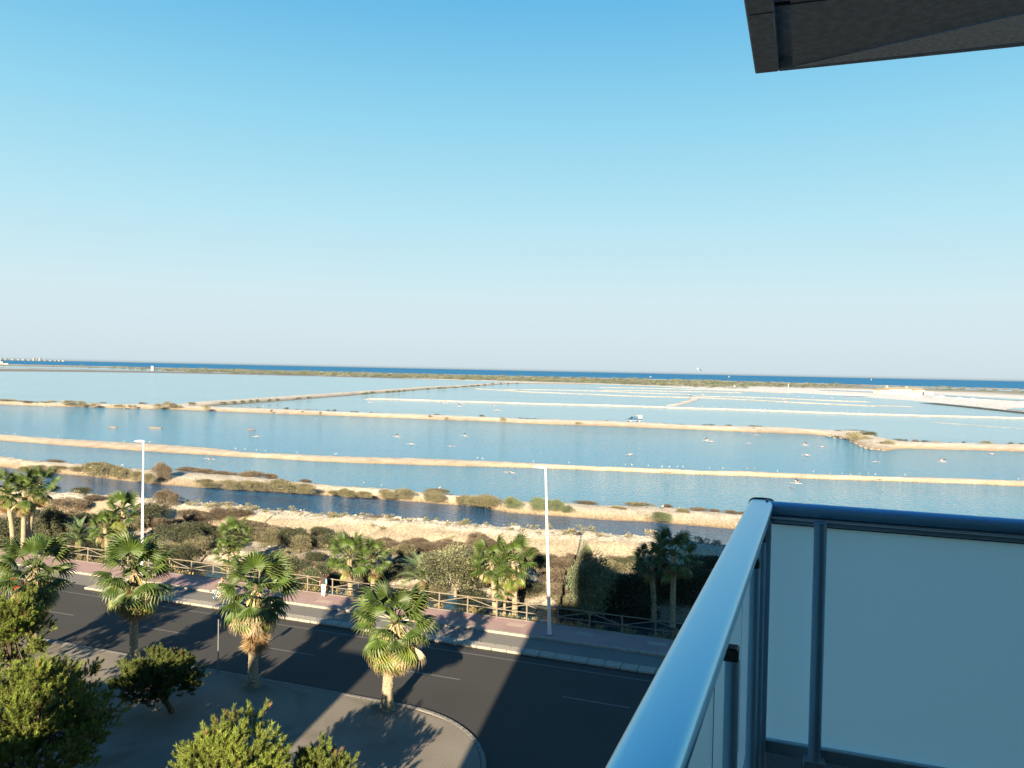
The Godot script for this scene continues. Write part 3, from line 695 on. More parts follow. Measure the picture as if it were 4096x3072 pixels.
func build_marsh() -> void:
	for i in range(0, CREST.size(), 2):
		crest_sd.append(to_sd(Vector3(CREST[i], 0, CREST[i + 1])))
	var ns := 300
	var bp := func(i: int, j: int) -> Vector3:
		var s := -118.0 + i * 0.56
		var d := lerpf(51.35, at_x(crest_sd, s) + 3.0, j / 58.0)
		return rd(s, d, bank_height(s, d))
	var bc := func(_i: int, _j: int, p: Vector3) -> Color:
		var q := to_sd(p)
		var dc := at_x(crest_sd, q.x)
		var sand := Color(0.76, 0.6, 0.4)
		var pale := Color(0.88, 0.79, 0.63)
		var scrub := Color(0.45, 0.36, 0.25)
		var rubble := Color(0.78, 0.7, 0.56)
		var c := scrub.lerp(rubble, clampf(noise.get_noise_2d(q.x * 0.14 + 9.0, q.y * 0.3) * 2.2 + 0.35, 0, 1))
		if q.y < 54:
			c = Color(0.42, 0.31, 0.17)
		c = c.lerp(sand, smoothstep(dc - 9.5, dc - 8.0, q.y + noise.get_noise_2d(q.x * 0.5, q.y * 0.5)))
		c = c.lerp(pale, smoothstep(dc - 3.6, dc - 2.0, q.y + 1.2 * noise.get_noise_2d(q.x * 0.7, q.y * 0.7)))
		var m := mottled(p, 0.4, 0.86, 1.08) * mottled(p, 2.2, 0.94, 1.05)
		if p.y < WATER_Y + 0.08:
			m *= 0.5
		return Color(c.r * m, c.g * m, c.b * m)
	struct("sandy_bank", sheet(ns, 59, bp, bc), M.sand, "sandy bank with scrub between the fence and the canal")
	# ditch with pools behind the fence
	var dl := func(i: int, j: int) -> Vector3:
		return rd(-118.0 + i * 8.4, 51.6 + j * 4.0, -0.56)
	struct("ditch_water", sheet(21, 3, dl), M.ditch, "dark shallow water in the ditch behind the fence")
	# dikes
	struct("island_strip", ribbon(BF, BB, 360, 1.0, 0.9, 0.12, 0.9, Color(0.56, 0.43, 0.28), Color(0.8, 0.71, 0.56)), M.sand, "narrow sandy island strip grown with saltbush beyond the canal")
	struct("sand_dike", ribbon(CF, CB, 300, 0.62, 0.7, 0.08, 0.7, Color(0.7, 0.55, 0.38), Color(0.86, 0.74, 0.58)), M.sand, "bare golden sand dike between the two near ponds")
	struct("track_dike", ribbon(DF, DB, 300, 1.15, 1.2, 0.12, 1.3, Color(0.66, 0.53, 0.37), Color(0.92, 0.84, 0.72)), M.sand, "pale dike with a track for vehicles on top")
	var e := line(E_LINE, 160)
	var ef := []
	var eb := []
	for i in e.size():
		var t := (e[mini(i + 1, 159)] - e[maxi(i - 1, 0)]).normalized()
		var nn := Vector2(-t.y, t.x)
		var w := 5.5 if i < 120 else lerpf(5.5, 9.0, (i - 120) / 40.0)
		var l := e[i] - nn * w
		var r := e[i] + nn * w
		ef.append_array([r.x, r.y])
		eb.append_array([l.x, l.y])
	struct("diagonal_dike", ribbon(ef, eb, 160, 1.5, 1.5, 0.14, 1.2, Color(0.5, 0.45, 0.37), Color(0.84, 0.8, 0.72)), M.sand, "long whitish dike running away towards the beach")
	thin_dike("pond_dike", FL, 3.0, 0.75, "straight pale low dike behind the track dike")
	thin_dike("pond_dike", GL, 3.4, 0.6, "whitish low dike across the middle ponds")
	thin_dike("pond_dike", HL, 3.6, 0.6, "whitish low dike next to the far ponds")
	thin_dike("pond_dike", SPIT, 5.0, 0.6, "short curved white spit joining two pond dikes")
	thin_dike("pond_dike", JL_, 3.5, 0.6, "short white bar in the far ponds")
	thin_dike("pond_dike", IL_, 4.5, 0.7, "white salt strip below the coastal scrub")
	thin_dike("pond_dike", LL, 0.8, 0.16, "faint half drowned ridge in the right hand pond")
	thin_dike("sand_bar", BAR_, 4.0, 0.4, "pale sand bar in the far right pond")
	# water
	var n := 150
	var cr := PackedVector2Array()
	for i in n:
		var s := lerpf(-118, 60, i / 149.0)
		var q := rd(s, at_x(crest_sd, s) - 1.5)
		cr.append(Vector2(q.x, q.z))
	var b := mid_line(BF, BB, n)
	var c := mid_line(CF, CB, n)
	var d := mid_line(DF, DB, n)
	var l := line(LAND_FRONT, n)
	for i in n:
		l[i] += Vector2(0.02, -0.0) * 0.0 + (l[i] - d[i]).normalized() * 14.0
	struct("canal_water", between(cr, b, WATER_Y, 8), M.canal, "dark blue canal between the sandy bank and the island strip")
	struct("pond_water", between(b, c, WATER_Y, 24), M.pond, "rippled blue pond between the island strip and the sand dike")
	struct("pond_water", between(c, d, WATER_Y, 40), M.pond, "wide blue pond between the sand dike and the track dike")
	struct("pond_water", between(d, l, WATER_Y, 90), M.far_pond, "pale calm salt ponds stretching to the beach")
	var lb := line(LAND_BACK, 60)
	var sea := func(i: int, j: int) -> Vector3:
		var p := lb[i] + Vector2(0, 90)
		var q := Vector2(lerpf(-52000, 52000, i / 59.0), -40000.0)
		var r := p.lerp(q, pow(j / 12.0, 3.0))
		return Vector3(r.x, WATER_Y, r.y)
	struct("sea", sheet(60, 13, sea), M.sea, "deep blue sea up to the horizon")

const JL_ := [85,-770,120,-785,160,-790,200,-795,230,-785]
const IL_ := [95,-905,150,-920,200,-915,235,-890,265,-850,290,-815]
const BAR_ := [225,-500,240,-505,252,-500]

func thin_dike(called: String, flat: Array, w: float, hgt: float, label: String) -> void:
	var n := maxi(20, flat.size() * 6)
	var e := line(flat, n)
	var ef := []
	var eb := []
	for i in n:
		var t := (e[mini(i + 1, n - 1)] - e[maxi(i - 1, 0)]).normalized()
		var nn := Vector2(-t.y, t.x)
		var k := w * 0.5 * (1.0 + 0.4 * noise.get_noise_2d(e[i].x * 0.04, e[i].y * 0.04))
		if nn.dot(Vector2(0, 1)) < 0:
			nn = -nn
		var fr := e[i] + nn * k
		var ba := e[i] - nn * k
		ef.append_array([fr.x, fr.y])
		eb.append_array([ba.x, ba.y])
	struct(called, ribbon(ef, eb, n * 2, hgt, 0.8, 0.05, 0.4, Color(0.68, 0.63, 0.56), Color(0.94, 0.92, 0.88)), M.sand, label)

var land_f := PackedVector2Array()
var land_b := PackedVector2Array()

func land_point(u: float, t: float) -> Vector3:
	var n := land_f.size() - 1
	var k := clampf(u, 0, 1) * n
	var i := mini(int(k), n - 1)
	var f := land_f[i].lerp(land_f[i + 1], k - i)
	var b := land_b[i].lerp(land_b[i + 1], k - i)
	var q := f.lerp(b, t)
	var crest := lerpf(5.0, 3.4, smoothstep(0.2, 0.45, u))
	crest = lerpf(crest, 0.5, smoothstep(0.55, 0.72, u))
	var y := -0.9
	y = lerpf(y, 0.15, smoothstep(0.0, 0.035, t))
	y = lerpf(y, crest, smoothstep(0.45, 0.92, t))
	y = lerpf(y, -1.2, smoothstep(0.94, 1.0, t))
	y += 0.5 * noise.get_noise_2d(q.x * 0.02, q.y * 0.02) * smoothstep(0.06, 0.3, t) * smoothstep(1.0, 0.9, t)
	return Vector3(q.x, y, q.y)

func build_far_shore() -> void:
	land_f = line(LAND_FRONT, 90)
	land_b = line(LAND_BACK, 90)
	var tt := func(j: int) -> float:
		return pow(j / 34.0, 1.5)
	var p := func(i: int, j: int) -> Vector3:
		return land_point(i / 179.0, tt.call(j))
	var c := func(i: int, j: int, pos: Vector3) -> Color:
		var u := i / 179.0
		var t: float = tt.call(j)
		var k := Color(0.33, 0.32, 0.24)
		var beach := Color(0.85, 0.81, 0.73)
		var salt := Color(0.95, 0.94, 0.92)
		k = k.lerp(beach, smoothstep(0.8, 0.9, t))
		k = k.lerp(beach, smoothstep(0.09, 0.03, t))
		if u < 0.42:
			var mud := Color(0.25, 0.22, 0.22)
			var w := smoothstep(0.42, 0.34, u)
			k = k.lerp(mud, w * smoothstep(0.16, 0.1, t))
			k = k.lerp(beach, w * smoothstep(0.16, 0.2, t) * smoothstep(0.34, 0.26, t))
		var r := smoothstep(0.55, 0.68, u)
		k = k.lerp(salt, r * smoothstep(0.42, 0.22, t + 0.1 * noise.get_noise_2d(pos.x * 0.01, pos.z * 0.02)))
		var m := mottled(pos, 0.03, 0.85, 1.1) * mottled(pos, 0.12, 0.9, 1.08)
		return Color(k.r * m, k.g * m, k.b * m)
	struct("coast", sheet(180, 35, p, c), M.far_land, "flat sandy coast with scrub between salt ponds and sea")
	# shallow lagoons that lie on the coast
	for z: Array in [[0.0, 0.24, 0.36, 0.62, "pale lagoon on the flats at the left, below the far town"], [0.0, 0.3, 0.17, 0.24, "narrow pale lagoon behind the mud strip at the left"], [0.9, 0.995, 0.012, 0.035, "pale shallow salt pan at the right edge"], [0.7, 0.84, 0.12, 0.16, "thin strip of shallow brine behind the salt heaps"], [0.66, 0.8, 0.55, 0.7, "far lagoon beside the low farm"]]:
		var lp := func(i: int, j: int) -> Vector3:
			return land_point(lerpf(z[0], z[1], i / 30.0), lerpf(z[2], z[3], j / 8.0)) + Vector3(0, 0.25, 0)
		struct("lagoon", sheet(31, 9, lp), M.far_pond, z[4])
	# scrub that reads as one mass
	var mm := MultiMesh.new()
	mm.transform_format = MultiMesh.TRANSFORM_3D
	mm.use_colors = true
	mm.mesh = leaf_cloud(150, 0.12, Color(1, 1, 1), 0.35, 9)
	var places := []
	for k in 5200:
		var u := rng.randf_range(0.05, 0.9)
		var t := rng.randf_range(0.035, 0.8)
		var dens := smoothstep(0.17, 0.3, u) * smoothstep(0.7, 0.6, u)
		if u > 0.62:
			dens = maxf(dens, 0.25 * smoothstep(0.32, 0.5, t))
		if u < 0.27:
			dens = maxf(dens, 0.25 * smoothstep(0.6, 0.75, t))
		var pos := land_point(u, t)
		dens *= clampf(0.9 + 1.6 * noise2.get_noise_2d(pos.x * 0.012, pos.z * 0.012), 0.0, 1.0)
		if rng.randf() > dens:
			continue
		places.append([pos, u])
	mm.instance_count = places.size()
	for k in places.size():
		var pos2: Vector3 = places[k][0]
		var w := rng.randf_range(6.0, 15.0)
		var h := rng.randf_range(2.2, 5.0) * (1.25 if noise2.get_noise_2d(pos2.x * 0.006, pos2.z * 0.006) > 0.1 else 0.8)
		mm.set_instance_transform(k, Transform3D(Basis(Vector3.UP, rng.randf() * TAU).scaled(Vector3(w, h, w)), pos2))
		var g := rng.randf()
		var cc := Color(0.095, 0.125, 0.08).lerp(Color(0.21, 0.2, 0.155), g * g)
		mm.set_instance_color(k, cc)
	var mi := MultiMeshInstance3D.new()
	mi.name = "coastal_scrub"
	mi.multimesh = mm
	mi.material_override = M.twig
	add_child(mi)
	tag(mi, "low grey green scrub covering the coast before the sea", "scrub")
	mi.set_meta("kind", "stuff")

# ---------------------------------------------------------------- vegetation
# a unit shrub (about 1 wide, 1 tall, base at 0): leaf-sized triangles in clumps
func leaf_cloud(n: int, size: float, base: Color, vary: float, clumps: int, upright := 0.0, flat := 0.35) -> ArrayMesh:
	var v := PackedVector3Array()
	var c := PackedColorArray()
	var heads := []
	for k in clumps:
		var a := rng.randf() * TAU
		var r := sqrt(rng.randf()) * 0.36
		var top := 0.25 + 0.5 * (1.0 - pow(r / 0.5, 2)) * rng.randf_range(0.55, 1.0)
		heads.append([Vector3(cos(a) * r, top, sin(a) * r), rng.randf_range(0.1, 0.2), rng.randf_range(1.0 - vary, 1.0 + vary)])
	for k in n:
		var h: Array = heads[rng.randi() % clumps]
		var dir := Vector3(rng.randfn(), rng.randfn() * 0.8 + 0.25, rng.randfn()).normalized()
		var p: Vector3 = h[0] + dir * h[1] * pow(rng.randf(), 0.4) * Vector3(1.15, 1.0, 1.15).x
		if rng.randf() < flat:
			p.y *= rng.randf_range(0.05, 0.9)
		p.y = maxf(p.y, 0.0)
		var t := (dir + Vector3(rng.randfn(), rng.randfn() + upright * 2.0, rng.randfn()) * 0.6).normalized()
		var s := t.cross(Vector3(rng.randfn(), rng.randfn(), rng.randfn())).normalized()
		var l := size * rng.randf_range(0.6, 1.4)
		var w := l * lerpf(0.32, 0.12, upright)
		var m: float = h[2] * rng.randf_range(1.0 - vary * 0.6, 1.0 + vary * 0.6)
		var col := Color(base.r * m, base.g * m, base.b * m * rng.randf_range(0.8, 1.1))
		var q0 := p
		var q1 := p + t * l * 0.5 + s * w
		var q2 := p + t * l
		var q3 := p + t * l * 0.5 - s * w
		for q: Vector3 in [q0, q1, q2, q0, q2, q3]:
			v.append(q); c.append(col)
	return raw_mesh(v, c)

func fan_leaf(dead: bool, tone: Color, tip: Color, spread := 2.05) -> ArrayMesh:
	var v := PackedVector3Array()
	var c := PackedColorArray()
	var n := 22
	var lp := 1.0 if not dead else 0.8
	var pet := Color(tone.r * 1.4 + 0.02, tone.g * 1.3 + 0.02, tone.b * 1.2 + 0.01)
	var sag := func(x: float) -> float:
		return 0.07 * sin(x / lp * PI) - 0.16 * x * x
	for k in 4:
		var x0 := lp * k / 4.0
		var x1 := lp * (k + 1) / 4.0
		var a := Vector3(x0, sag.call(x0), 0)
		var b := Vector3(x1, sag.call(x1), 0)
		var w0 := 0.03 - 0.004 * k
		for o: Array in [[Vector3(0, 0, w0), Vector3(0, 0, -w0)], [Vector3(0, w0 * 0.7, 0), Vector3(0, -w0 * 0.7, 0)]]:
			for q: Vector3 in [a + o[0], b + o[0], b + o[1], a + o[0], b + o[1], a + o[1]]:
				v.append(q); c.append(pet)
	var hub := Vector3(lp, sag.call(lp), 0)
	var da := 2.0 * spread / n
	for k in n:
		var a2 := -spread + (k + 0.5) * da
		var r := 0.92 * (0.66 + 0.34 * cos(a2 * 0.55)) * rng.randf_range(0.9, 1.06)
		if dead:
			r *= 0.95
		var fold := 0.42 if not dead else 0.9
		var at := func(ang: float, rad: float, lift: float) -> Vector3:
			var drop := -fold * absf(sin(ang * 0.75)) * rad - 0.16 * pow(maxf(0.0, rad / r - 0.5), 2.0) * (4.2 if not dead else 5.0)
			return hub + Vector3(cos(ang) * rad, drop + lift, sin(ang) * rad)
		var e0: Vector3 = at.call(a2 - da * 0.5, r * 0.5, -0.025)
		var e1: Vector3 = at.call(a2 + da * 0.5, r * 0.5, -0.025)
		var mid: Vector3 = at.call(a2, r * 0.5, 0.02)
		var f0: Vector3 = at.call(a2 - da * 0.24, r * 0.78, -0.01)
		var f1: Vector3 = at.call(a2 + da * 0.24, r * 0.78, -0.01)
		var tp: Vector3 = at.call(a2 + rng.randf_range(-0.05, 0.05), r, rng.randf_range(-0.16, -0.02))
		var j := rng.randf_range(0.75, 1.25)
		var col := Color(tone.r * j, tone.g * j, tone.b * j)
		var tc := Color(tip.r * j, tip.g * j, tip.b * j)
		for q: Array in [[hub, e0, mid], [hub, mid, e1], [e0, f0, mid], [mid, f0, f1], [mid, f1, e1], [f0, tp, f1]]:
			for i in 3:
				v.append(q[i])
				c.append(tc if q[i] == tp else col)
	return raw_mesh(v, c)

func feather_leaf(length: float, tone: Color, droop: float) -> ArrayMesh:
	var v := PackedVector3Array()
	var c := PackedColorArray()
	var spine := []
	for k in 15:
		var t := k / 14.0
		spine.append(Vector3(length * t * (1.0 - 0.22 * t * droop), length * (0.1 * sin(t * PI) - 0.55 * droop * t * t), 0))
	for k in 14:
		var w := lerpf(0.025, 0.006, k / 14.0)
		for q: Vector3 in [spine[k] + Vector3(0, 0, w), spine[k + 1] + Vector3(0, 0, w), spine[k + 1] - Vector3(0, 0, w), spine[k] + Vector3(0, 0, w), spine[k + 1] - Vector3(0, 0, w), spine[k] - Vector3(0, 0, w)]:
			v.append(q); c.append(Color(0.16, 0.15, 0.06))
	for k in 52:
		var t2 := 0.1 + 0.9 * k / 52.0
		var i := mini(int(t2 * 14), 13)
		var p: Vector3 = spine[i].lerp(spine[i + 1], t2 * 14 - i)
		var dir: Vector3 = (spine[i + 1] - spine[i]).normalized()
		for sd: float in [-1.0, 1.0]:
			var l := 0.42 * sin(PI * clampf(0.15 + t2 * 0.8, 0, 1)) * rng.randf_range(0.85, 1.15)
			var out := (Vector3(0, 0.35, sd) + dir * 0.75).normalized()
			var side := dir * 0.02
			var j := rng.randf_range(0.7, 1.3)
			for q: Vector3 in [p - side, p + side, p + out * l]:
				v.append(q); c.append(Color(tone.r * j, tone.g * j, tone.b * j))
	return raw_mesh(v, c)

var LEAVES := {}

func leaf_sets() -> void:
	LEAVES.green = []
	for k in 5:
		LEAVES.green.append(fan_leaf(false, Color(0.042, 0.072, 0.011) * (0.7 + 0.14 * k), Color(0.14, 0.14, 0.035)))
	LEAVES.olive = []
	for k in 3:
		LEAVES.olive.append(fan_leaf(false, Color(0.095, 0.12, 0.018), Color(0.34, 0.22, 0.085), 1.9))
	LEAVES.dead = []
	for k in 4:
		LEAVES.dead.append(fan_leaf(true, Color(0.19, 0.12, 0.055), Color(0.34, 0.25, 0.13), 1.0))
	LEAVES.straw = []
	for k in 2:
		LEAVES.straw.append(fan_leaf(true, Color(0.3, 0.235, 0.14), Color(0.42, 0.35, 0.24), 0.6))
	LEAVES.feather = [feather_leaf(2.2, Color(0.08, 0.13, 0.055), 0.4), feather_leaf(2.3, Color(0.1, 0.14, 0.055), 0.8), feather_leaf(2.1, Color(0.085, 0.125, 0.06), 0.15)]

func trunk_mesh(h: float, r0: float, r1: float, lean: Vector3, flare: float, tone: Color) -> ArrayMesh:
	var v := PackedVector3Array()
	var c := PackedColorArray()
	var rings := int(h / 0.085) + 2
	var sides := 18
	var pts := []
	for i in rings:
		var t := float(i) / (rings - 1)
		var r := lerpf(r0, r1, t) + flare * exp(-t * h / 0.25)
		var row := []
		for k in sides:
			var boot := 0.5 + 0.5 * sin((k + (i % 2) * 1.5) * TAU / 3.0)
			var rr := r * (1.0 + 0.11 * boot * (0.4 + 0.6 * rng.randf()) + rng.randf_range(-0.03, 0.03))
			var a := TAU * k / sides
			row.append(Vector3(cos(a) * rr, t * h + rng.randf_range(-0.02, 0.02), sin(a) * rr) + lean * t * t)
		pts.append(row)
	for i in rings - 1:
		for k in sides:
			var n := (k + 1) % sides
			var j := rng.randf_range(0.62, 1.15)
			var t2 := float(i) / rings
			var col := Color(tone.r * j, tone.g * j, tone.b * j).lerp(Color(0.3, 0.24, 0.18), 0.5 if t2 * h < 0.3 else 0.0)
			for q: Vector3 in [pts[i][k], pts[i + 1][n], pts[i + 1][k], pts[i][k], pts[i][n], pts[i + 1][n]]:
				v.append(q); c.append(col)
	return raw_mesh(v, c)

# a fan palm: crown centre at height h above the base, leaf reach of about 1.9 times scale
func fan_palm(label: String, at: Vector3, h: float, lean: Vector3, scale_: float, green: int, olive: int, dead: int, straw: int, group: String, skirt := 1.9, trunk_r := 0.25, spread := 1.0) -> void:
	var t := thing("fan_palm", label, "palm tree", at, 0, group)
	part("trunk", trunk_mesh(h, trunk_r, trunk_r * 0.86, lean, trunk_r * 0.7, Color(1.1, 1.0, 0.84)), M.bark, t)
	var top := Vector3(0, h, 0) + lean
	var s := st()
	tube(s, [top - Vector3(0, 0.5, 0), top + Vector3(0, 0.1, 0), top + Vector3(0, 0.45, 0)], [trunk_r * 0.8, trunk_r * 0.9, 0.04], 9)
	part("crown_heart", fin(s), M.heart, t)
	var put := func(kind: String, yaw: float, pitch: float, y: float, sc: float) -> void:
		var set_: Array = LEAVES[kind]
		var o := part("dead_frond" if kind == "dead" or kind == "straw" else "frond", set_[rng.randi() % set_.size()], M.leaf, t)
		var b := Basis(Vector3.UP, yaw) * Basis(Vector3(0, 0, 1), pitch) * Basis(Vector3.RIGHT, rng.randf_range(-0.35, 0.35))
		o.transform = Transform3D(b.scaled(Vector3.ONE * sc * scale_), top + Vector3(0, y, 0) + Basis(Vector3.UP, yaw) * Vector3(trunk_r * 0.5, 0, 0))
	for k in green:
		var f := (k + 0.5) / green
		var yaw := k * 2.39996 + rng.randf_range(-0.2, 0.2)
		var pitch := deg_to_rad(lerpf(82, -48 * spread, pow(f, 0.9)) + rng.randf_range(-9, 9))
		put.call("green", yaw, pitch, lerpf(0.3, -0.15, f), rng.randf_range(0.92, 1.2))
	for k in olive:
		var yaw2 := k * 2.39996 + 1.0 + rng.randf_range(-0.3, 0.3)
		put.call("olive", yaw2, deg_to_rad(rng.randf_range(-74, -36)), rng.randf_range(-0.6, -0.15), rng.randf_range(0.85, 1.05))
	for k in dead:
		var yaw3 := rng.randf() * TAU
		put.call("dead", yaw3, deg_to_rad(rng.randf_range(-88, -68)), -rng.randf() * (skirt - 0.7) - 0.05, rng.randf_range(0.72, 1.02))
	for k in straw:
		put.call("straw", rng.randf() * TAU, deg_to_rad(rng.randf_range(-84, -30)), rng.randf_range(-0.7, 0.1), rng.randf_range(0.8, 1.15))

func build_street_palms() -> void:
	leaf_sets()
	var g := "fan palms along the near kerb"
	fan_palm("fan palm at the left edge, its trunk hidden behind a pine", rd(-42.2, 34.4, 0.15), 4.7, Vector3(0.1, 0, 0), 1.08, 32, 18, 80, 30, g, 2.4)
	fan_palm("tall fan palm in front of the left lamp post, dark bush at its foot", rd(-34.8, 34.6, 0.15), 5.3, Vector3(0, 0, 0), 1.1, 30, 20, 90, 40, g, 1.8, 0.22, 1.15)
	fan_palm("tall fan palm beside the cyclist with a thick skirt of dead fronds", rd(-27.0, 34.95, 0.15), 5.15, Vector3(0.12, 0, 0.05), 1.05, 30, 16, 100, 36, g, 2.5, 0.25, 0.95)
	fan_palm("short fan palm nearest the balcony, by the rounded kerb", rd(-19.1, 35.2, 0.15), 4.35, Vector3(0.35, 0, 0.1), 1.05, 30, 26, 80, 40, g, 1.6, 0.27, 1.1)

func build_bank_plants() -> void:
	var g := "fan palms behind the timber fence"
	var names := ["leftmost of the three tall palms behind the fence, trunk at the frame edge", "middle one of the three tall palms behind the fence at the left", "right one of the three tall palms behind the fence, trunk leaning", "fan palm just left of the left lamp post with orange dead fronds", "small yellowish fan palm between the date palm and the left lamp post", "thin fan palm behind the cyclist with open crown", "small low fan palm just behind the fence near the cyclist", "fan palm behind the fence close to the walking person", "low fan palm without visible trunk right of the walking person's palm", "fan palm with slim trunk left of the right lamp post", "fan palm with a hanging orange dead frond left of the right lamp post", "knee high young fan palm at the fence, left of the right lamp post", "tall dark fan palm in the shadow near the balcony rail", "dark fan palm in the shadow beside the tall one"]
	var sc := [0.85, 0.9, 0.85, 0.85, 0.75, 0.75, 0.6, 0.9, 0.75, 0.85, 0.9, 0.5, 0.95, 0.7]
	for i in BANKPALM.size():
		var b: Array = BANKPALM[i]
		var q := to_sd(Vector3(b[0], 0, b[1]))
		var y := bank_height(q.x, q.y) - 0.05
		var old: bool = i in [0, 1, 2, 3, 10]
		fan_palm(names[i], Vector3(b[0], y, b[1]), b[2] + 0.1 - y, Vector3(b[3], 0, 0), sc[i], 20 if b[2] > 1.7 else 13, 7 if old else 2, 22 if old else 5, 6 if old else 2, g, 1.7 if old else 1.1, 0.2 if b[2] > 2 else 0.13, 0.6)
	# date palms
	var dn := ["young date palm with long arching feather fronds behind the left fence", "young grey green date palm with upright feather fronds by the olive tree"]
	for i in 2:
		var b2: Array = DATE[i]
		var t := thing("date_palm", dn[i], "palm tree", Vector3(b2[0], 0.0, b2[1]), rng.randf() * 3.0, "young date palms behind the fence")
		part("trunk", trunk_mesh(0.7, 0.24, 0.2, Vector3.ZERO, 0.05, Color(0.7, 0.5, 0.3)), M.bark, t)
		for k in 26:
			var f := k / 26.0
			var o := part("frond", LEAVES.feather[k % 3], M.leaf, t)
			var pitch := deg_to_rad(lerpf(84, 18 if i == 1 else 5, f) + rng.randf_range(-6, 6))
			o.transform = Transform3D((Basis(Vector3.UP, k * 2.39996) * Basis(Vector3(0, 0, 1), pitch)).scaled(Vector3.ONE * (1.15 if i == 0 else 1.2) * rng.randf_range(0.85, 1.05)), Vector3(0, 0.65, 0))
	# broadleaved trees and bushes with stems of their own
	tree_bush("olive_tree", "grey green bushy tree with forked pale stems behind the fence", Vector3(TAM[0][0], 0.0, TAM[0][1]), 4.2, 5.6, Color(0.125, 0.13, 0.07), true)
	tree_bush("tamarisk_tree", "tall pointed grey green tamarisk right of the right lamp post", Vector3(TAM[1][0], -0.1, TAM[1][1]), 4.9, 4.0, Color(0.115, 0.14, 0.08), false)
	tree_bush("oleander", "oleander bush with pink flowers behind the walking person", Vector3(TAM[2][0] - 0.3, -0.1, TAM[2][1] + 1.2), 1.9, 2.6, Color(0.05, 0.08, 0.035), false, true)

func tree_bush(called: String, label: String, at: Vector3, h: float, w: float, tone: Color, forked: bool, flowers := false) -> void:
	var t := thing(called, label, "tree" if h > 3 else "bush", at)
	var s := st()
	if forked:
		tube(s, [Vector3(0, -0.2, 0), Vector3(0.02, 0.5, 0)], [0.13, 0.11], 8)
		for e: Array in [[-0.55, 1.9, 0.2], [0.5, 2.1, 0.1], [0.15, 2.4, -0.4]]:
			tube(s, [Vector3(0.02, 0.45, 0), Vector3(e[0] * 0.5, e[1] * 0.55, e[2] * 0.5), Vector3(e[0], e[1], e[2]), Vector3(e[0] * 1.8, e[1] * 1.4, e[2] * 1.6)], [0.09, 0.07, 0.05, 0.02], 7)
	else:
		for k in 5:
			var a := k * 1.3
			tube(s, [Vector3(cos(a) * 0.1, -0.2, sin(a) * 0.1), Vector3(cos(a) * w * 0.14, h * 0.4, sin(a) * w * 0.14), Vector3(cos(a) * w * 0.2, h * 0.8, sin(a) * w * 0.2)], [0.06, 0.045, 0.015], 6)
	part("stem", fin(s), M.limb, t)
	var cl := leaf_cloud(16000, 0.028, tone, 0.45, 34, 0.35, 0.25)
	var o := part("foliage", cl, M.leaf, t)
	o.transform = Transform3D(Basis.IDENTITY.scaled(Vector3(w, h * (0.86 if forked else 1.05), w)), Vector3(0, h * (0.2 if forked else 0.0), 0))
	if called == "tamarisk_tree":
		var o2 := part("foliage", leaf_cloud(6000, 0.035, tone * 1.1, 0.35, 8, 0.6, 0.1), M.leaf, t)
		o2.transform = Transform3D(Basis.IDENTITY.scaled(Vector3(1.5, 3.2, 1.5)), Vector3(-0.3, h * 0.5, 0))
	if flowers:
		var fl := leaf_cloud(380, 0.045, Color(0.32, 0.1, 0.11), 0.3, 14, 0.0, 0.1)
		var o3 := part("blossom", fl, M.leaf, t)
		o3.transform = Transform3D(Basis.IDENTITY.scaled(Vector3(w * 1.03, h * 1.06, w * 1.03)), Vector3(0, 0.02, 0))

